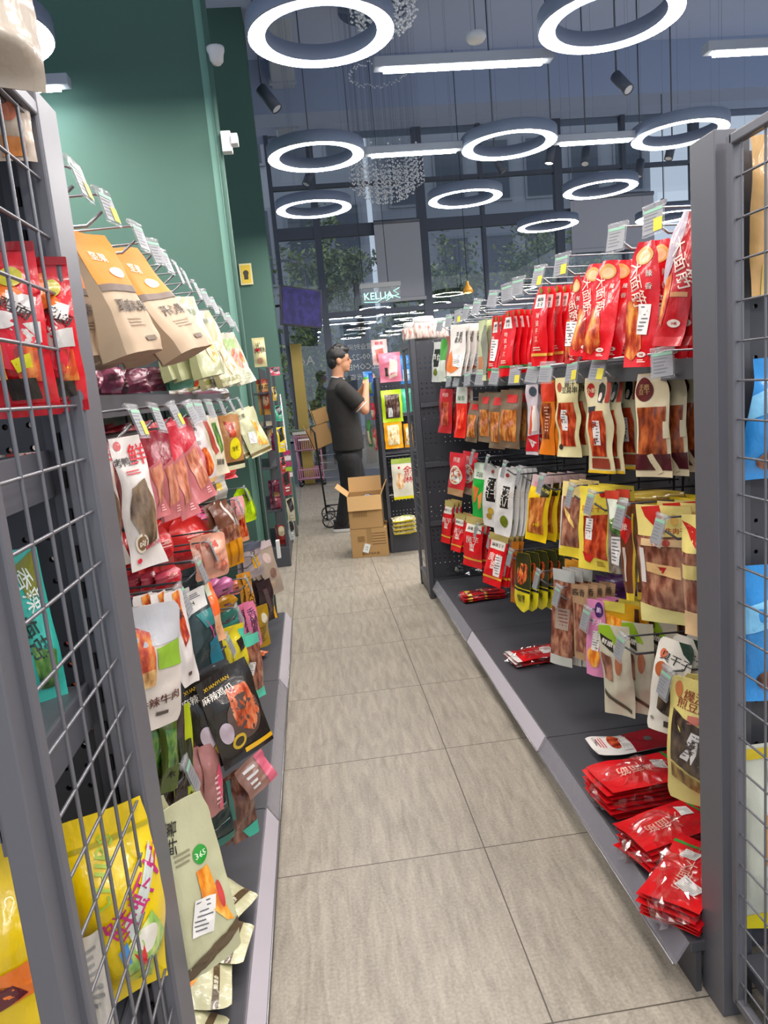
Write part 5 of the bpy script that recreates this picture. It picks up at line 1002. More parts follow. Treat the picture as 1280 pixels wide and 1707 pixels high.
bag_at('snack_bag', 'yellow and orange snack bag with large white letters in the lower left corner', 'snack bag', .80, (-120, 1400, 84, 1800), '#e0be10', [('T', 'MIX', .28, .18, .07, '#86a832', 70), ('P', [(-.5, .46), (.5, .42), (.5, .56), (-.5, .6)], '#e0742c'), ('T', '劲\n克', .28, .60, .2, '#f0e8e4'), ('T', '麻辣味', .2, .77, .05, '#c83a34', 6), ('P', [(-.5, .5), (.0, .5), (.1, .56), (-.2, .6)], '#5a1a24'), ('R', -.5, .88, .5, .92, '#b82c24')], T=.08, rot=20, seed=87)
bag_at('snack_bag', 'translucent whitish snack bag beside the big yellow bag', 'snack bag', .86, (118, 1560, 168, 1760), '#b8b4ac', [('L', -.3, .1, .3, .6, 8, '#8a8a8a'), ('R', -.4, .75, .2, .95, '#a85a6a')], T=.02, rot=30, seed=88)
bluef = [('P', [(-.5, .3), (.5, .1), (.5, .3), (-.5, .5)], '#7cc0e8'), ('E', .12, .72, .28, .13, ('walnut', '#3a1e14', '#6a4030', '#946048')), ('E', -.1, .84, .2, .08, ('walnut', '#3a1e14', '#6a4030', '#946048'))]
bag_at('snack_bag', 'upper blue snack bag with dark nuts at the right edge', 'snack bag', 1.225, (1238, 595, 1345, 797), '#2c86cc', bluef, T=.04, rot=-8, seed=90, group='blue bags behind the right wire mesh', prof=((0, .6), (1, 1)))
bag_at('snack_bag', 'lower blue snack bag with dark nuts at the right edge', 'snack bag', 1.22, (1240, 940, 1350, 1165), '#2c86cc', bluef, T=.04, rot=-8, seed=91, group='blue bags behind the right wire mesh')
bag_at('snack_bag', 'tall tan snack pack at the upper right edge', 'snack bag', 1.22, (1255, 222, 1330, 492), '#b8935c', [('R', -.3, .8, .3, 1, '#b8a05a')], T=.03, rot=-8, seed=92)
bag_at('snack_bag', 'pale clear snack bag with yellow foil ends behind the lower right mesh', 'snack bag', 1.225, (1237, 1238, 1345, 1545), '#b9bdb0', [('R', -.5, .02, .5, .08, '#c8b01c'), ('P', [(-.2, .35), (0, .35), (-.05, .65), (-.2, .6)], '#b88a5c'), ('P', [(.15, .4), (.3, .4), (.3, .7), (.18, .7)], '#c09060'), ('T', '7', -.1, .72, .08, '#8a2420'), ('P', [(-.5, .93), (.0, .9), (.5, .95), (.5, 1), (-.5, 1)], '#c8bc10'), ('P', [(-.1, .1), (.1, .1), (.2, .8), (-.05, .85)], '#a8ac9c')], T=.04, rot=-8, seed=93)

# ================================================================== FAR RACKS
def fb(label, Y, q, base, feats, T=.03, seed=0, rot=0, **kw): return bag_at('snack_bag', label, 'snack bag', Y, q, base, feats, T=T, seed=seed, rot=rot, hv=.06, **kw)
fb('pink hanging snack bag on the narrow far rack', 5.74, (630, 588, 666, 637), '#e07c94', [('P', [(0, .2), (.35, .3), (.3, .8), (-.1, .9)], '#e8d0c0'), ('R', -.25, .5, -.12, .8, '#3a3a34')], T=.05, seed=100, rot=-5)
fb('bright blue snack bag right of the pink one', 5.78, (664, 592, 682, 640), '#2a8ad8', [('R', -.3, .5, .3, .9, '#d8e4ea')], seed=101, rot=10)
fb('lime edged dark snack bag on the narrow far rack', 5.74, (634, 650, 668, 704), '#b4d01c', [('R', -.34, .14, .38, .88, ('beans', '#2a1c18', '#4a2c28', '#8a7a6a')), ('R', -.22, .55, .0, .84, '#cfd0cc')], seed=102)
fb('mint green snack bag right of the lime one', 5.80, (667, 648, 684, 692), '#4cc8a0', [], seed=103, rot=10)
fb('orange yellow nut bag on the narrow far rack', 5.74, (639, 704, 669, 748), '#eaa010', [('R', -.32, .1, .32, .86, ('peanuts', '#c8963c', '#e8d8a8', '#f4ecd0'))], seed=104)
fb('second orange yellow nut bag beside the first', 5.78, (672, 706, 686, 746), '#eaa010', [('R', -.3, .2, .4, .9, ('peanuts', '#c8963c', '#e8d8a8', '#f4ecd0'))], seed=105)
fb('white sesame candy bag with two red brush characters', 5.72, (651, 764, 689, 832), '#d8d4c0', [('R', -.5, 0, .5, .12, '#9ab04a'), ('T', '金\n麻', .2, .40, .42, '#c02030'), ('E', -.18, .55, .18, .2, ('puffs', '#c88a50', '#e0b888', '#f0dcc0')), ('E', -.18, .22, .05, .03, '#b82040'), ('R', -.5, .93, .5, 1, '#d4c81c')], seed=106)
rr = random.Random(4)
noo = build_pack('noodle_pack', '#d8c81c', [('R', -.5, .1, .5, .9, ('noodle_print', '#b8a060', '#d8ccb0', '#e8e4d8')), ('R', -.5, .4, .5, .5, '#7a9a1c')], .19, .17, T=.035, seed=110, hv=.02); first = None
for k in range(4):
    c = ony(672, 889-k*12, 5.82); c = Vector((.895, 5.80, .165+.02+k*.033)); o = lay(noo if first is None else first, 'noodle_pack', None, c+Vector((rr.uniform(-.005, .005), -.02, 0)), math.radians(90)); first = first or o
    tag(o, '%s yellow and white noodle pack in the pile on the far rack base' % ('bottom', 'second lowest', 'second highest', 'topmost')[k], 'noodle pack', 'noodle packs piled on the narrow far rack')
fb('red and white picture card standing at the top of the narrow far rack', 5.80, (618, 566, 644, 608), '#d8b8b4', [('T', '糖果', 0, .15, .16, '#b8243a'), ('P', [(-.3, .4), (.2, .35), (.3, .8), (-.2, .9)], '#c86a5c')], T=.008, seed=112)
for i, (q, c, lb) in enumerate((((612, 622, 622, 660), '#3a6ac0', 'blue and green pack'), ((616, 672, 625, 700), '#c8303c', 'red pack'), ((610, 700, 618, 745), '#3c7a3a', 'dark green pack'), ((620, 715, 628, 750), '#b8504a', 'reddish pack'))):
    o = fb(lb+' hanging on the side of the narrow far rack', 5.95, q, c, [('R', -.3, .4, .3, .9, '#7aa04a' if i == 0 else '#c8b8a0')], seed=120+i, rot=-50)
# side of the right far end unit: packs behind its mesh
for i, (q, c) in enumerate((((680, 560, 690, 600), '#c8c8c0'), ((684, 605, 694, 622), '#3a86c8'), ((684, 628, 696, 690), '#b06a48'), ((690, 712, 700, 756), '#d8d2c0'), ((692, 770, 702, 812), '#d0cdc0'), ((700, 870, 708, 930), '#a83038'))):
    a = ony((q[0]+q[2])/2, (q[1]+q[3])/2, 4.6); h = ony(q[0], q[1], 4.6)[2]-ony(q[0], q[3], 4.6)[2]
    o = MB().box((-.06, -.09, -h/2), (.06, .09, h/2), film(c), .006).build('snack_box', loc=(.965, 4.56, a[2]))
    tag(o, '%s snack box behind the far end mesh, %s' % (('grey white', 'small blue', 'brown', 'cream', 'pale', 'dark red')[i], ('on top', 'under the topmost', 'at eye level', 'at hip height', 'at knee height', 'at the bottom')[i]), 'snack box')
# jars on the end of the right rack
for i, (px, py, r, h, lb) in enumerate(((706, 545, .075, .11, 'wide white lidded jar at the far top corner of the right rack'), (686, 548, .06, .085, 'smaller white jar at the left of the wide one'), (731, 540, .07, .10, 'white jar right of the wide lidded one'))):
    c = ony(px, py, 4.48 if i == 0 else 4.52); t = thing('plastic_jar', lb, 'jar', (c[0], 4.48+(.0, .03, .1)[i], 1.60))
    MB().lathe([(0, 0), (r, 0), (r*1.03, .01), (r, h*.75), (r*.85, h*.85)], (0, 0, 0), food('jar_fill', '#a86a62', '#c8b8ac', '#e0dcd4'), 24).build('jar_body', t)
    MB().lathe([(0, h+.02), (r*.8, h+.02), (r*.85, h+.012), (r*.85, h*.8), (r*.8, h*.78)], (0, 0, 0), white_m, 24).build('lid', t)
# far left rack goods
for i, (q, Y, c, ft, lb) in enumerate((
    ((419, 563, 440, 612), 5.80, '#dcd29c', [('T', '米\n花糖', 0, .35, .45, '#241c18', 10), ('E', -.1, .42, .2, .06, '#c8242c'), ('E', 0, .8, .25, .1, '#d8a080')], 'cream rice candy pack with black characters on the far left rack'),
    ((426, 632, 450, 692), 5.80, '#d8a04a', [('R', -.5, .0, .5, .12, '#b84a30'), ('T', '麻花', 0, .22, .14, '#2c2418'), ('R', -.3, .34, .4, .84, '#d0502c'), ('E', .0, .6, .25, .15, '#e8c8a0')], 'orange red framed twist pastry box below the rice candy'),
    ((434, 702, 458, 752), 5.80, '#c8b89c', [('R', -.5, .4, .5, 1, '#7a2450'), ('E', .0, .4, .25, .15, ORNG), ('R', -.1, 0, .1, .9, '#c8c0a0')], 'cream and purple snack box third from the top of the far left rack'),
    ((446, 800, 468, 828), 5.80, '#7a2440', [('E', 0, .9, .3, .2, '#c89a6c')], 'dark berry coloured box on the lower far left rack'),
    ((449, 828, 470, 853), 5.80, '#8a2c40', [('R', -.4, .1, .4, .2, '#b04a5c')], 'berry red box under the dark berry one'),
    ((458, 875, 478, 908), 5.80, '#b83a34', [('E', 0, .3, .3, .25, '#dcc8a0')], 'red and cream tray pack on the lowest shelf of the far left rack'))):
    bag_at('snack_box', lb, 'snack box', Y, q, c, ft, T=.04, seed=130+i, hv=.03, wav=0)
for i, (q, c, lb) in enumerate((((448, 612, 467, 626), '#c84a62', 'pink topped black pack'), ((452, 645, 460, 668), '#c8a02c', 'white and yellow pack'), ((456, 676, 470, 702), '#3aa080', 'silver and green pack'), ((458, 712, 474, 754), '#d8c01c', 'black and yellow pack'), ((464, 762, 476, 786), '#b8342c', 'red pack'), ((466, 786, 484, 826), '#8a2c34', 'dark red striped pack'), ((474, 830, 490, 870), '#a8a488', 'pale green grey pack'), ((478, 866, 490, 900), '#9aa4a0', 'clear plastic pack'))):
    o = bag_at('snack_pack', lb+' hanging on the aisle side of the far left rack', 'snack pack', 6.0, q, c, [('P', [(-.4, .1), (.3, .0), (.4, .5), (-.2, .6)], '#2a2626'), ('L', -.2, .65, .3, .9, 2, '#c8c8c0')], T=.015, seed=140+i, rot=40, wav=.03)
t = MB()
o = MB().box((-.01, -.02, -.05), (.01, .02, .05), paper_m).build('price_tag', loc=tuple(ony(464, 915, 4.08))); tag(o, 'white price tag stuck out on the green column near the floor', 'price tag')
o = MB()
c = ony(479, 775, 6.3)
for k, cc in enumerate(('#b03a6a', '#dcd4d4', '#b03a6a', '#9ac03a', '#dcd4d4')): o.box((-.03, -.03, .06-k*.05), (.03, .03, .10-k*.05), film(cc))
tag(o.build('striped_packet', loc=(-.005, 6.645, c[2])), 'pink and white striped packet column beside the far left rack', 'packet')

# ================================================================== CARTONS AND CARTS
A = onz(588, 931, 0); Bc = onz(649, 926, 0); a = math.atan2(Bc[1]-A[1], Bc[0]-A[0]); W = .295
t = thing('cardboard_box', 'closed brown carton on the floor under the open one', 'box', tuple(A), None, a)
MB().box((0, 0, 0), (W, .30, .235), card_m, .003).build('carton_body', t)
mb = MB().box((.13, -.001, .12), (.17, .001, .235), P('packing_tape', '#9a7a4c', .3)); mb.build('tape', t)
mb = MB(); T2 = lambda x, z: (.15+x, -.0012, z)
for i in range(5): mb.box((.17, -.0012, .19-i*.022), (.28, -.0002, .195-i*.022), P('carton_ink', '#6a4c2c', .8))
mb.box((.055, -.0012, .13), (.11, -.0002, .175), P('carton_ink2', '#8a683c', .8)); text_into(mb, '重庆风味火锅', lambda x, z: (.15+x, -.0014, .03+z), .022, P('carton_ink', '#6a4c2c', .8)); mb.build('print', t)
mb = MB(); mb.box((-.024, -.0028, -.036), (.024, -.0012, .036), paper_m); text_into(mb, '2.5', lambda x, z: (-z, -.0032, x), .02, P('black_ink', '#222222', .6)); R = Matrix.Rotation(math.radians(20), 3, 'Y'); mb.v = [tuple((R @ Vector(v))+Vector((.12, 0, .075))) for v in mb.v]; mb.build('label', t)
t2 = thing('cardboard_box', 'open brown carton with flaps up on top of the closed one', 'box', (A[0]+.0, A[1]-.0, .236), None, a)
W2, D2, H2 = .27, .25, .265
mb = MB()
for lo, hi in (((0, 0, 0), (W2, .004, H2)), ((0, D2-.004, 0), (W2, D2, H2)), ((0, 0, 0), (.004, D2, H2)), ((W2-.004, 0, 0), (W2, D2, H2)), ((0, 0, 0), (W2, D2, .004))): mb.box(lo, hi, card_m)
mb.build('carton_body', t2)
def flap(c0, c1, up, name='flap'):
    p = [Vector(c0), Vector(c1), Vector(c1)+Vector(up), Vector(c0)+Vector(up)]; n = (p[1]-p[0]).cross(p[3]-p[0]).normalized()*.004
    mb = MB(); mb.add([q[:] for q in p]+[(q+n)[:] for q in p], [[0, 1, 2, 3], [7, 6, 5, 4], [0, 4, 5, 1], [1, 5, 6, 2], [2, 6, 7, 3], [3, 7, 4, 0]], card_l); mb.build(name, t2)
flap((0, D2, H2), (W2, D2, H2), (.0, .03, .12)); flap((0, 0, H2), (0, D2, H2), (-.09, 0, .08)); flap((W2, 0, H2), (W2, D2, H2), (.05, 0, .11)); flap((0, 0, H2), (W2, 0, H2), (0, -.02, -.115))
mb = MB().box((.17, -.0052, .165), (.25, -.0042, .215), paper_m); text_into(mb, 'TL', lambda x, z: (.21+x, -.0056, .19+z), .018, P('black_ink', '#222222', .6)); mb.build('label', t2)
mb = MB().box((.035, -.0052, .165), (.12, -.0042, .19), P('blue_grey_ink', '#5a5c66', .7))
for i in range(9): mb.box((.035+i*.013, -.0052, .10), (.042+i*.013, -.0042, .14), P('carton_ink2', '#8a683c', .8))
mb.build('print', t2)
o = lay(build_pack('snack_pack', '#4a4a50', [], .08, .1, T=.02, seed=150), 'snack_pack', None, (A[0]+.2, A[1]+.16, .236+H2-.02), 1.2); tag(o, 'small dark pack peeking out of the open carton', 'snack pack')
# trolley behind the worker's legs, carrying two open cartons
c = onz(551, 880, 0); YT = c[1]
t = thing('hand_trolley', 'black wire trolley with spoked wheels behind the worker', 'trolley', (c[0], YT, 0))
def wheel(x, y, r):
    mb = MB(); pr = [(r-.012, -.012), (r, -.008), (r, .008), (r-.012, .012), (r-.012, -.012)]; mb.lathe(pr, (0, 0, 0), black_m, 20, (0, 1, 0))
    for k in range(6): an = k*PI/3; mb.tube([(0, 0, 0), ((r-.01)*math.cos(an), 0, (r-.01)*math.sin(an))], .004, wire_m, 5)
    mb.v = [(v[0]+x, v[1]+y, v[2]+r) for v in mb.v]; mb.build('wheel', t)
wheel(0, 0, .075); wheel(.0, .45, .075); wheel(.36, .45, .05); wheel(.36, .02, .05)
fr = MB()
for y in (.02, .43):
    fr.tube([(-.02, y, .08), (-.06, y, .95), (-.09, y, 1.0)], .009, black_m, 8); fr.tube([(-.02, y, .16), (.36, y, .16), (.38, y, .80)], .008, black_m, 8)
fr.tube([(-.09, .02, 1.0), (-.09, .43, 1.0)], .009, black_m, 8); fr.build('frame', t)
mb = MB()
for k in range(8): mb.tube([(-.03-.004*k, .03, .2+k*.075), (-.03-.004*k, .43, .2+k*.075)], .003, wire_m, 5)
for k in range(6): mb.tube([(-.025, .06+k*.07, .16), (-.055, .06+k*.07, .8)], .003, wire_m, 5)
for k in range(8): mb.tube([(-.03-.004*k, .03, .2+k*.075), (.37, .03, .2+k*.075)], .003, wire_m, 5)
mb.build('wire_basket', t)
for i, (px, py, s, lb, tl) in enumerate(((541, 738, .22, 'open brown carton leaning at the top of the black trolley', -18), (538, 700, .15, 'smaller open carton stacked highest behind the worker', -14))):
    c = ony(px, py, YT+.2); t = thing('cardboard_box', lb, 'box', (c[0], YT+.12, c[2]-.03)); R = Matrix.Rotation(math.radians(tl), 3, 'Y'); mb = MB()
    for lo, hi in (((-s/2, 0, 0), (s/2, .004, s)), ((-s/2, .2, 0), (s/2, .204, s*.95)), ((-s/2, 0, 0), (-s/2+.004, .2, s)), ((s/2-.004, 0, 0), (s/2, .2, s*.8)), ((-s/2, 0, 0), (s/2, .2, .004)), ((-s/2-.008, -.01, -.01), (-s/2-.004, .21, s*1.2))):
        mb.box(lo, hi, card_l if hi[2] > s else card_m, 0, R, (0, 0, 0))
    mb.build('carton_body', t)
# pink shopping cart
pinkp = P('dusty_pink_plastic', '#a8788c', .45); c = onz(503, 812, 0)
t = thing('shopping_cart', 'dusty pink plastic shopping cart by the glass front', 'cart', (c[0]+.0, c[1], 0)); sc0 = 1.0
w, dp, h0 = .33, .32, .80
fr = MB()
for x in (0, w):
    fr.tube([(x+.02*(1 if x == 0 else -1)*0, 0, .07), (x-.02 if x == 0 else x, 0, .45), (x-.04 if x == 0 else x+.0, 0, h0)], .013, pinkp, 8); fr.tube([(x, dp, .07), (x, dp, .6)], .012, pinkp, 8); fr.tube([(x, 0, .12), (x, dp, .12)], .012, pinkp, 8)
fr.tube([(0, 0, .12), (w, 0, .12)], .012, pinkp, 8); fr.tube([(0, dp, .12), (w, dp, .12)], .012, pinkp, 8); fr.build('frame', t)
def basket(z0, z1, nm):
    mb = MB(); mb.box((-.04, -.02, z1-.02), (w+.01, 0, z1), pinkp, .003).box((-.04, -.02, z0), (w+.01, 0, z0+.02), pinkp, .003).box((-.04, dp, z0), (w+.01, dp+.02, z1), pinkp).box((-.04, -.02, z0), (w+.01, dp, z0+.01), pinkp)
    for k in range(13): x = -.035+k*(w+.04)/12; mb.box((x-.004, -.016, z0), (x+.004, -.006, z1), pinkp)
    for x in (-.04, w): mb.box((x, -.02, z0), (x+.012, dp, z1), pinkp)
    mb.box((.02, -.024, z1-.07), (w-.05, -.016, z1-.045), P('white_print', '#d8ccd2', .5)) if nm == 'upper_basket' else None
    mb.build(nm, t)
basket(.52, .74, 'upper_basket'); basket(.10, .26, 'lower_basket')
MB().tube([(-.05, -.01, .82), (w+.02, -.01, .82)], .015, P('green_grip', '#7c8c6c', .5), 8).box((-.05, -.02, .76), (w+.02, .0, .80), P('pale_grip', '#b8b4ae', .5)).build('handle', t)
for x in (0, w):
    for y in (0, dp): MB().lathe([(0, -.012), (.035, -.012), (.035, .012), (0, .012)], (x, y, .035), black_m, 16, (0, 1, 0)).build('wheel', t)

# ================================================================== THE WORKER
PY = 6.95
def q(px, py, dy=0): return Vector(ony(px, py, PY+dy))
def skin(pts, edges, root=0, sub=2):
    me = bpy.data.meshes.new('s'); me.from_pydata([p[0][:] for p in pts], edges, []); o = bpy.data.objects.new('s', me); COL.objects.link(o)
    md = o.modifiers.new('skin', 'SKIN'); md.use_smooth_shade = True
    for i, p in enumerate(pts):
        r = p[1]; me.skin_vertices[0].data[i].radius = r if isinstance(r, tuple) else (r, r)
    me.skin_vertices[0].data[root].use_root = True
    sb = o.modifiers.new('sub', 'SUBSURF'); sb.levels = sb.render_levels = sub
    dg = bpy.context.evaluated_depsgraph_get(); m2 = bpy.data.meshes.new_from_object(o.evaluated_get(dg)); bpy.data.objects.remove(o)
    v = [x.co[:] for x in m2.vertices]; f = [list(x.vertices) for x in m2.polygons]; bpy.data.meshes.remove(m2); return v, f
def remesh(mb, vox, smooth=2):
    o = mb.build('r'); md = o.modifiers.new('r', 'REMESH'); md.mode = 'VOXEL'; md.voxel_size = vox; md.use_smooth_shade = True
    sm = o.modifiers.new('s', 'SMOOTH'); sm.iterations = smooth
    dg = bpy.context.evaluated_depsgraph_get(); m2 = bpy.data.meshes.new_from_object(o.evaluated_get(dg)); bpy.data.objects.remove(o)
    r = MB(); r.add([x.co[:] for x in m2.vertices], [list(x.vertices) for x in m2.polygons], None, True); bpy.data.meshes.remove(m2); r.mats = []; return r
def ell(mb, c, r, rot=None, n=24):
    vs = []; fs = []; m = n//2
    for j in range(m+1):
        for i in range(n):
            a, b = 2*PI*i/n, PI*j/m; d = Vector((math.sin(b)*math.cos(a)*r[0], math.sin(b)*math.sin(a)*r[1], math.cos(b)*r[2]))
            if rot is not None: d = rot @ d
            vs.append((Vector(c)+d)[:])
    for j in range(m):
        for i in range(n): fs.append([j*n+i, (j+1)*n+i, (j+1)*n+(i+1) % n, j*n+(i+1) % n])
    mb.add(vs, fs, None, True)
foot = onz(573, 884, 0)
man = thing('person', 'man in black polo shirt and trousers reaching to the narrow far rack', 'person', (float(foot[0]), PY, 0))
off = Vector((float(foot[0]), PY, 0))
hip = q(580, 752); wst = q(574, 715); cst = q(568, 668); shl = q(563, 640); nck = q(562, 626); hed = q(566, 601)
sR = q(571, 648, -.19); eR_ = q(608, 684, -.20); wR = q(610, 652, -.10); hR = q(611, 641, -.06)
sL = q(571, 648, .17); eL_ = q(590, 672, .20); wL = q(605, 648, .08); hL = q(610, 637, .05)
kR = q(583, 812, -.08); aR = q(571, 868, -.07); kL = q(598, 812, .10); aL = q(594, 862, .14)
body = MB()
def loft(mb, secs, n=24):
    """closed body through elliptical sections (centre, rx, ry)"""
    vs = []; fs = []
    for c, rx, ry in secs: vs += [(c[0]+rx*math.cos(2*PI*i/n), c[1]+ry*math.sin(2*PI*i/n), c[2]) for i in range(n)]
    for j in range(len(secs)-1):
        for i in range(n): fs.append([j*n+i, j*n+(i+1) % n, (j+1)*n+(i+1) % n, (j+1)*n+i])
    fs.append(list(range(n))[::-1]); fs.append([(len(secs)-1)*n+i for i in range(n)]); mb.add(vs, fs, None, True)
def limb(mb, pts, rs):
    for i in range(len(pts)-1):
        a, b = Vector(pts[i]), Vector(pts[i+1]); mb.tube([a, a.lerp(b, .5), b], [rs[i], (rs[i]+rs[i+1])/2*1.03, rs[i+1]], None, 16)
    for p, r_ in zip(pts, rs): ell(mb, p, (r_, r_, r_), None, 16)
loft(body, [(hip-Vector((0, 0, .1)), .08, .12), (hip, .10, .145), (wst, .09, .125), (cst, .10, .15), (shl-Vector((0, 0, .03)), .085, .16), (shl+Vector((0, 0, .02)), .06, .11), (shl+Vector((0, 0, .05)), .05, .06)])
limb(body, [shl, nck+Vector((.005, 0, 0)), hed-Vector((.01, 0, .02))], [.06, .054, .058])
limb(body, [sR, eR_, wR, hR], [.052, .043, .029, .026]); limb(body, [sL, eL_, wL, hL], [.052, .043, .029, .026])
limb(body, [q(580, 768, -.09), kR, aR], [.085, .06, .042]); limb(body, [q(583, 768, .09), kL, aL], [.085, .06, .042])
# head: skull, jaw, nose, brow, lips, ears
H = hed
ell(body, H+Vector((-.008, 0, .025)), (.098, .075, .092)); ell(body, H+Vector((.022, 0, -.035)), (.066, .058, .078)); ell(body, H+Vector((.06, 0, -.088)), (.026, .03, .020))
ell(body, H+Vector((.094, 0, -.018)), (.018, .012, .024), Matrix.Rotation(.35, 3, 'Y')); ell(body, H+Vector((.082, 0, .022)), (.014, .045, .012))
ell(body, H+Vector((.080, 0, -.056)), (.014, .024, .007)); ell(body, H+Vector((.077, 0, -.068)), (.014, .022, .008))
for s in (-1, 1):
    ell(body, H+Vector((-.012, s*.077, -.008)), (.020, .010, .034), Matrix.Rotation(-.15, 3, 'Y'))
# hands with five separate fingers closed on the packet
def hand(w_, h_, dirv, side):
    d = (h_-w_).normalized(); up = Vector((0, side, 0)); sd = d.cross(up).normalized(); fw = dirv
    ell(body, h_+d*.02, (.030, .018, .045), d.to_track_quat('Z', 'Y').to_matrix())
    for k in range(4):
        base = h_+d*(.045)+sd*((k-1.5)*.021); ln = (.036, .042, .040, .032)[k]
        m1 = base+d*ln*.7+fw*ln*.5; m2 = m1+fw*ln*.8-d*.004; v, f = skin([(base-d*.02, .010), (base, .0095), (m1, .0088), (m2, .0072)], [(0, 1), (1, 2), (2, 3)], 0, 1); body.add(v, f, None, True)
    b = h_+sd*.028-d*.005; m1 = b+sd*.02+d*.025+fw*.012; v, f = skin([(h_+d*.0, .012), (b, .012), (m1, .010), (m1+fw*.028+d*.01, .008)], [(0, 1), (1, 2), (2, 3)], 0, 1); body.add(v, f, None, True)
hand(wR, hR, Vector((.75, .45, .1)).normalized(), 1); hand(wL, hL, Vector((.8, -.3, .1)).normalized(), -1)
sk = P('warm_skin', '#c08a68', .5); sk.node_tree.nodes['Principled BSDF'].inputs['Subsurface Weight'].default_value = .08
r = remesh(body, .0065, 3); o = rebase(r, off).build('body', man, sk)
# hair
hb = MB(); ell(hb, H+Vector((-.020, 0, .045)), (.104, .084, .090)); ell(hb, H+Vector((-.062, 0, -.005)), (.058, .074, .075)); ell(hb, H+Vector((.045, 0, .095)), (.055, .06, .035))
rr = random.Random(9)
for i in range(90):
    a = rr.uniform(0, 6.28); b = rr.uniform(0, 1.3); d = Vector((math.sin(b)*math.cos(a), math.sin(b)*math.sin(a)*.82, math.cos(b))); p = H+Vector((-.015, 0, .05))+d*.082
    v, f = skin([(p, .012), (p+d*.022+Vector((.014, 0, .006)), .004)], [(0, 1)], 0, 1); hb.add(v, f, None, True)
r = remesh(hb, .006, 1)
# trim the hair back from the face
keep = MB(); inside = lambda p: (p[0]-H.x) > .052 and (p[2]-H.z) < .055 or ((p[0]-H.x) > .0 and (p[2]-H.z) < .015)
idx = {}; nv_ = []; nf = []
for fc in r.f:
    c_ = [sum(r.v[i][k] for i in fc)/len(fc) for k in range(3)]
    if inside(c_): continue
    g = []
    for i in fc:
        if i not in idx: idx[i] = len(nv_); nv_.append(r.v[i])
        g.append(idx[i])
    nf.append(g)
keep.add(nv_, nf, P('black_hair', '#1a1715', .45), True); rebase(keep, off).build('hair', man)
# eyes and brow marks
for s in (-1, 1):
    mb = MB(); ell(mb, H+Vector((.083, s*.034, .0)), (.008, .012, .005), None, 12); rebase(mb, off).build('eye', man, P('black_hair', '#1a1715', .45))
    mb = MB(); ell(mb, H+Vector((.088, s*.032, .028)), (.006, .020, .004), None, 12); rebase(mb, off).build('eyebrow', man, P('black_hair', '#1a1715', .45))
# polo shirt
shirt = P('black_polo_cloth', '#272523', .85); add_bump(shirt, 12, .5, .02, 2, (1, 1, .4))
sb = MB(); up = lambda v, z: v+Vector((0, 0, z))
loft(sb, [(q(581, 750), .150, .195), (q(580, 735), .150, .19), (q(576, 712), .145, .18), (q(571, 685), .145, .185), (q(567, 662), .135, .195), (q(564, 648), .115, .19), (q(563, 640), .090, .14), (q(562, 633), .068, .085), (q(562, 629), .060, .066)], 32)
for s_, e_ in ((sR, eR_), (sL, eL_)): d_ = (e_-s_); sb.tube([s_-d_*.08, s_+d_*.3, s_+d_*.75], [.072, .078, .076], None, 18); ell(sb, s_, (.07, .07, .07), None, 16)
r = remesh(sb, .010, 2); so = rebase(r, off).build('polo_shirt', man, shirt)
trim = P('white_trim', '#d8d4d0', .7)
def cuff(c, ax, r, name, parent):
    ax = ax.normalized(); qn = Vector((0, 0, 1)).rotation_difference(ax); mb = MB(); pts = [(Vector(c)+qn @ Vector((r*math.cos(a), r*math.sin(a), 0))-off) for a in [2*PI*i/28 for i in range(29)]]
    mb.tube(pts, .005, trim, 6, False); mb.build(name, parent)
ex = sR.lerp(eR_, .84); cuff(ex, eR_-sR, .066, 'cuff_stripe', so); cuff(sL.lerp(eL_, .84), eL_-sL, .066, 'cuff_stripe', so)
cuff(q(563, 630), Vector((.25, 0, 1)), .063, 'collar_stripe', so)
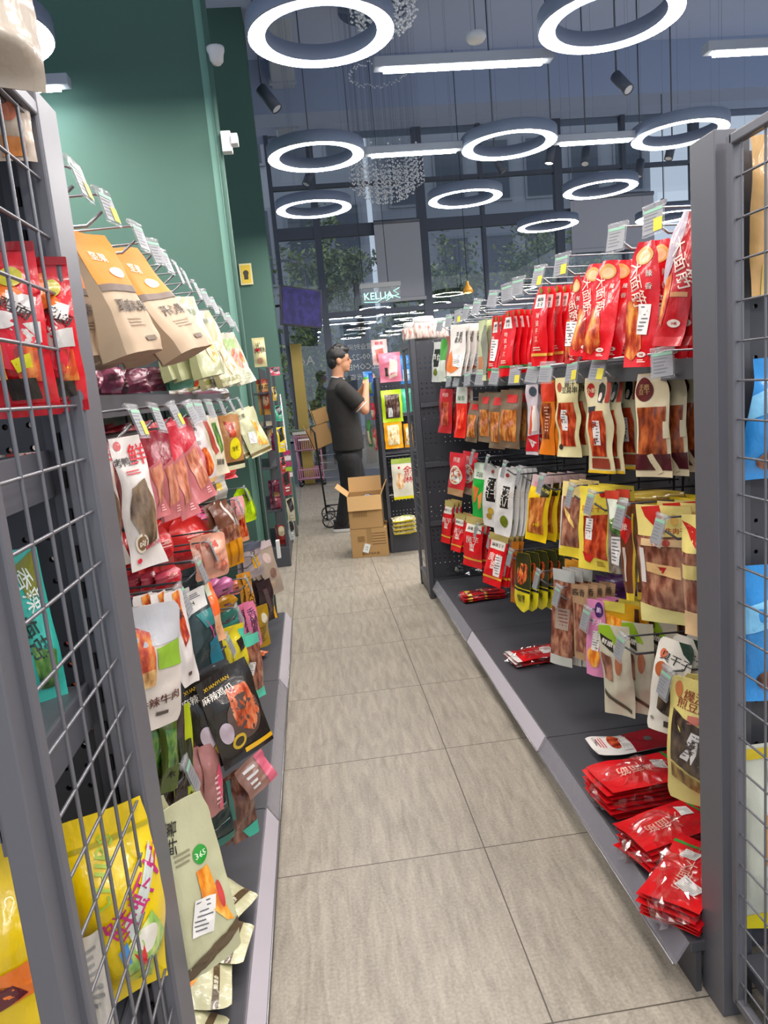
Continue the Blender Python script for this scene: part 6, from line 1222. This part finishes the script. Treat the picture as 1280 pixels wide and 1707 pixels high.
# trousers
tr_ = P('black_trouser_cloth', '#141314', .7); add_bump(tr_, 9, .6, .03, 2, (1, 1, .5))
tb = MB(); loft(tb, [(q(582, 765), .13, .17), (q(581, 748), .13, .165), (q(580, 735), .12, .155)])
limb(tb, [q(581, 765, -.085), q(584, 790, -.085), kR, q(576, 840, -.075), aR], [.11, .105, .088, .072, .066]); limb(tb, [q(583, 765, .085), q(590, 790, .09), kL, q(597, 840, .12), aL], [.11, .105, .085, .07, .066])
r = remesh(tb, .010, 2); rebase(r, off).build('trousers', man, tr_)
# shoes
for s, an in (('r', aR), ('l', aL)):
    mb = MB(); base = Vector((an.x, an.y, 0))-off
    def foot_ring(z, sc): return [(base.x+.045+sc*(.145*math.cos(a)), base.y+sc*(.048+.008*math.cos(a))*math.sin(a), z) for a in [2*PI*i/24 for i in range(24)]]
    rings = [foot_ring(0, .97), foot_ring(.012, 1.03), foot_ring(.034, 1.0)]
    vs = [p for r_ in rings for p in r_]; fs = [[j*24+i, j*24+(i+1) % 24, (j+1)*24+(i+1) % 24, (j+1)*24+i] for j in range(2) for i in range(24)]+[list(range(24))[::-1]]
    so_ = MB().add(vs, fs, P('white_sole', '#dcdcda', .5), True)
    up = MB(); rg = [foot_ring(.034, .98), foot_ring(.055, .92)]+[[(base.x+.045*(1-k)-.02*k+.145*math.cos(a)*(.9-.42*k), base.y+.046*math.sin(a)*(.95-.15*k), .055+.065*k) for a in [2*PI*i/24 for i in range(24)]] for k in (.35, .7, 1)]
    vs = [p for r_ in rg for p in r_]; n_ = len(rg); fs = [[j*24+i, j*24+(i+1) % 24, (j+1)*24+(i+1) % 24, (j+1)*24+i] for j in range(n_-1) for i in range(24)]+[[(n_-1)*24+i for i in range(24)]]
    u = up.add(vs, fs, P('black_sneaker', '#1c1c1e', .5), True).build('shoe', man); so_.build('sole', u)
# the yellow topped packet in his hands
c = q(607, 636, 0.0); o = build_pack('snack_pack', '#3c7ac0', [('R', -.5, .3, .5, .6, '#4aa83a'), ('R', -.5, .6, .5, 1, '#d8d02a')], .10, .17, T=.02, seed=160).build('snack_pack')
o.matrix_world = Matrix.Translation(c+Vector((.035, -.02, .09))) @ Matrix.Rotation(.5, 4, 'Z'); tag(o, 'blue, green and yellow packet held up in the hands of the man', 'snack pack')
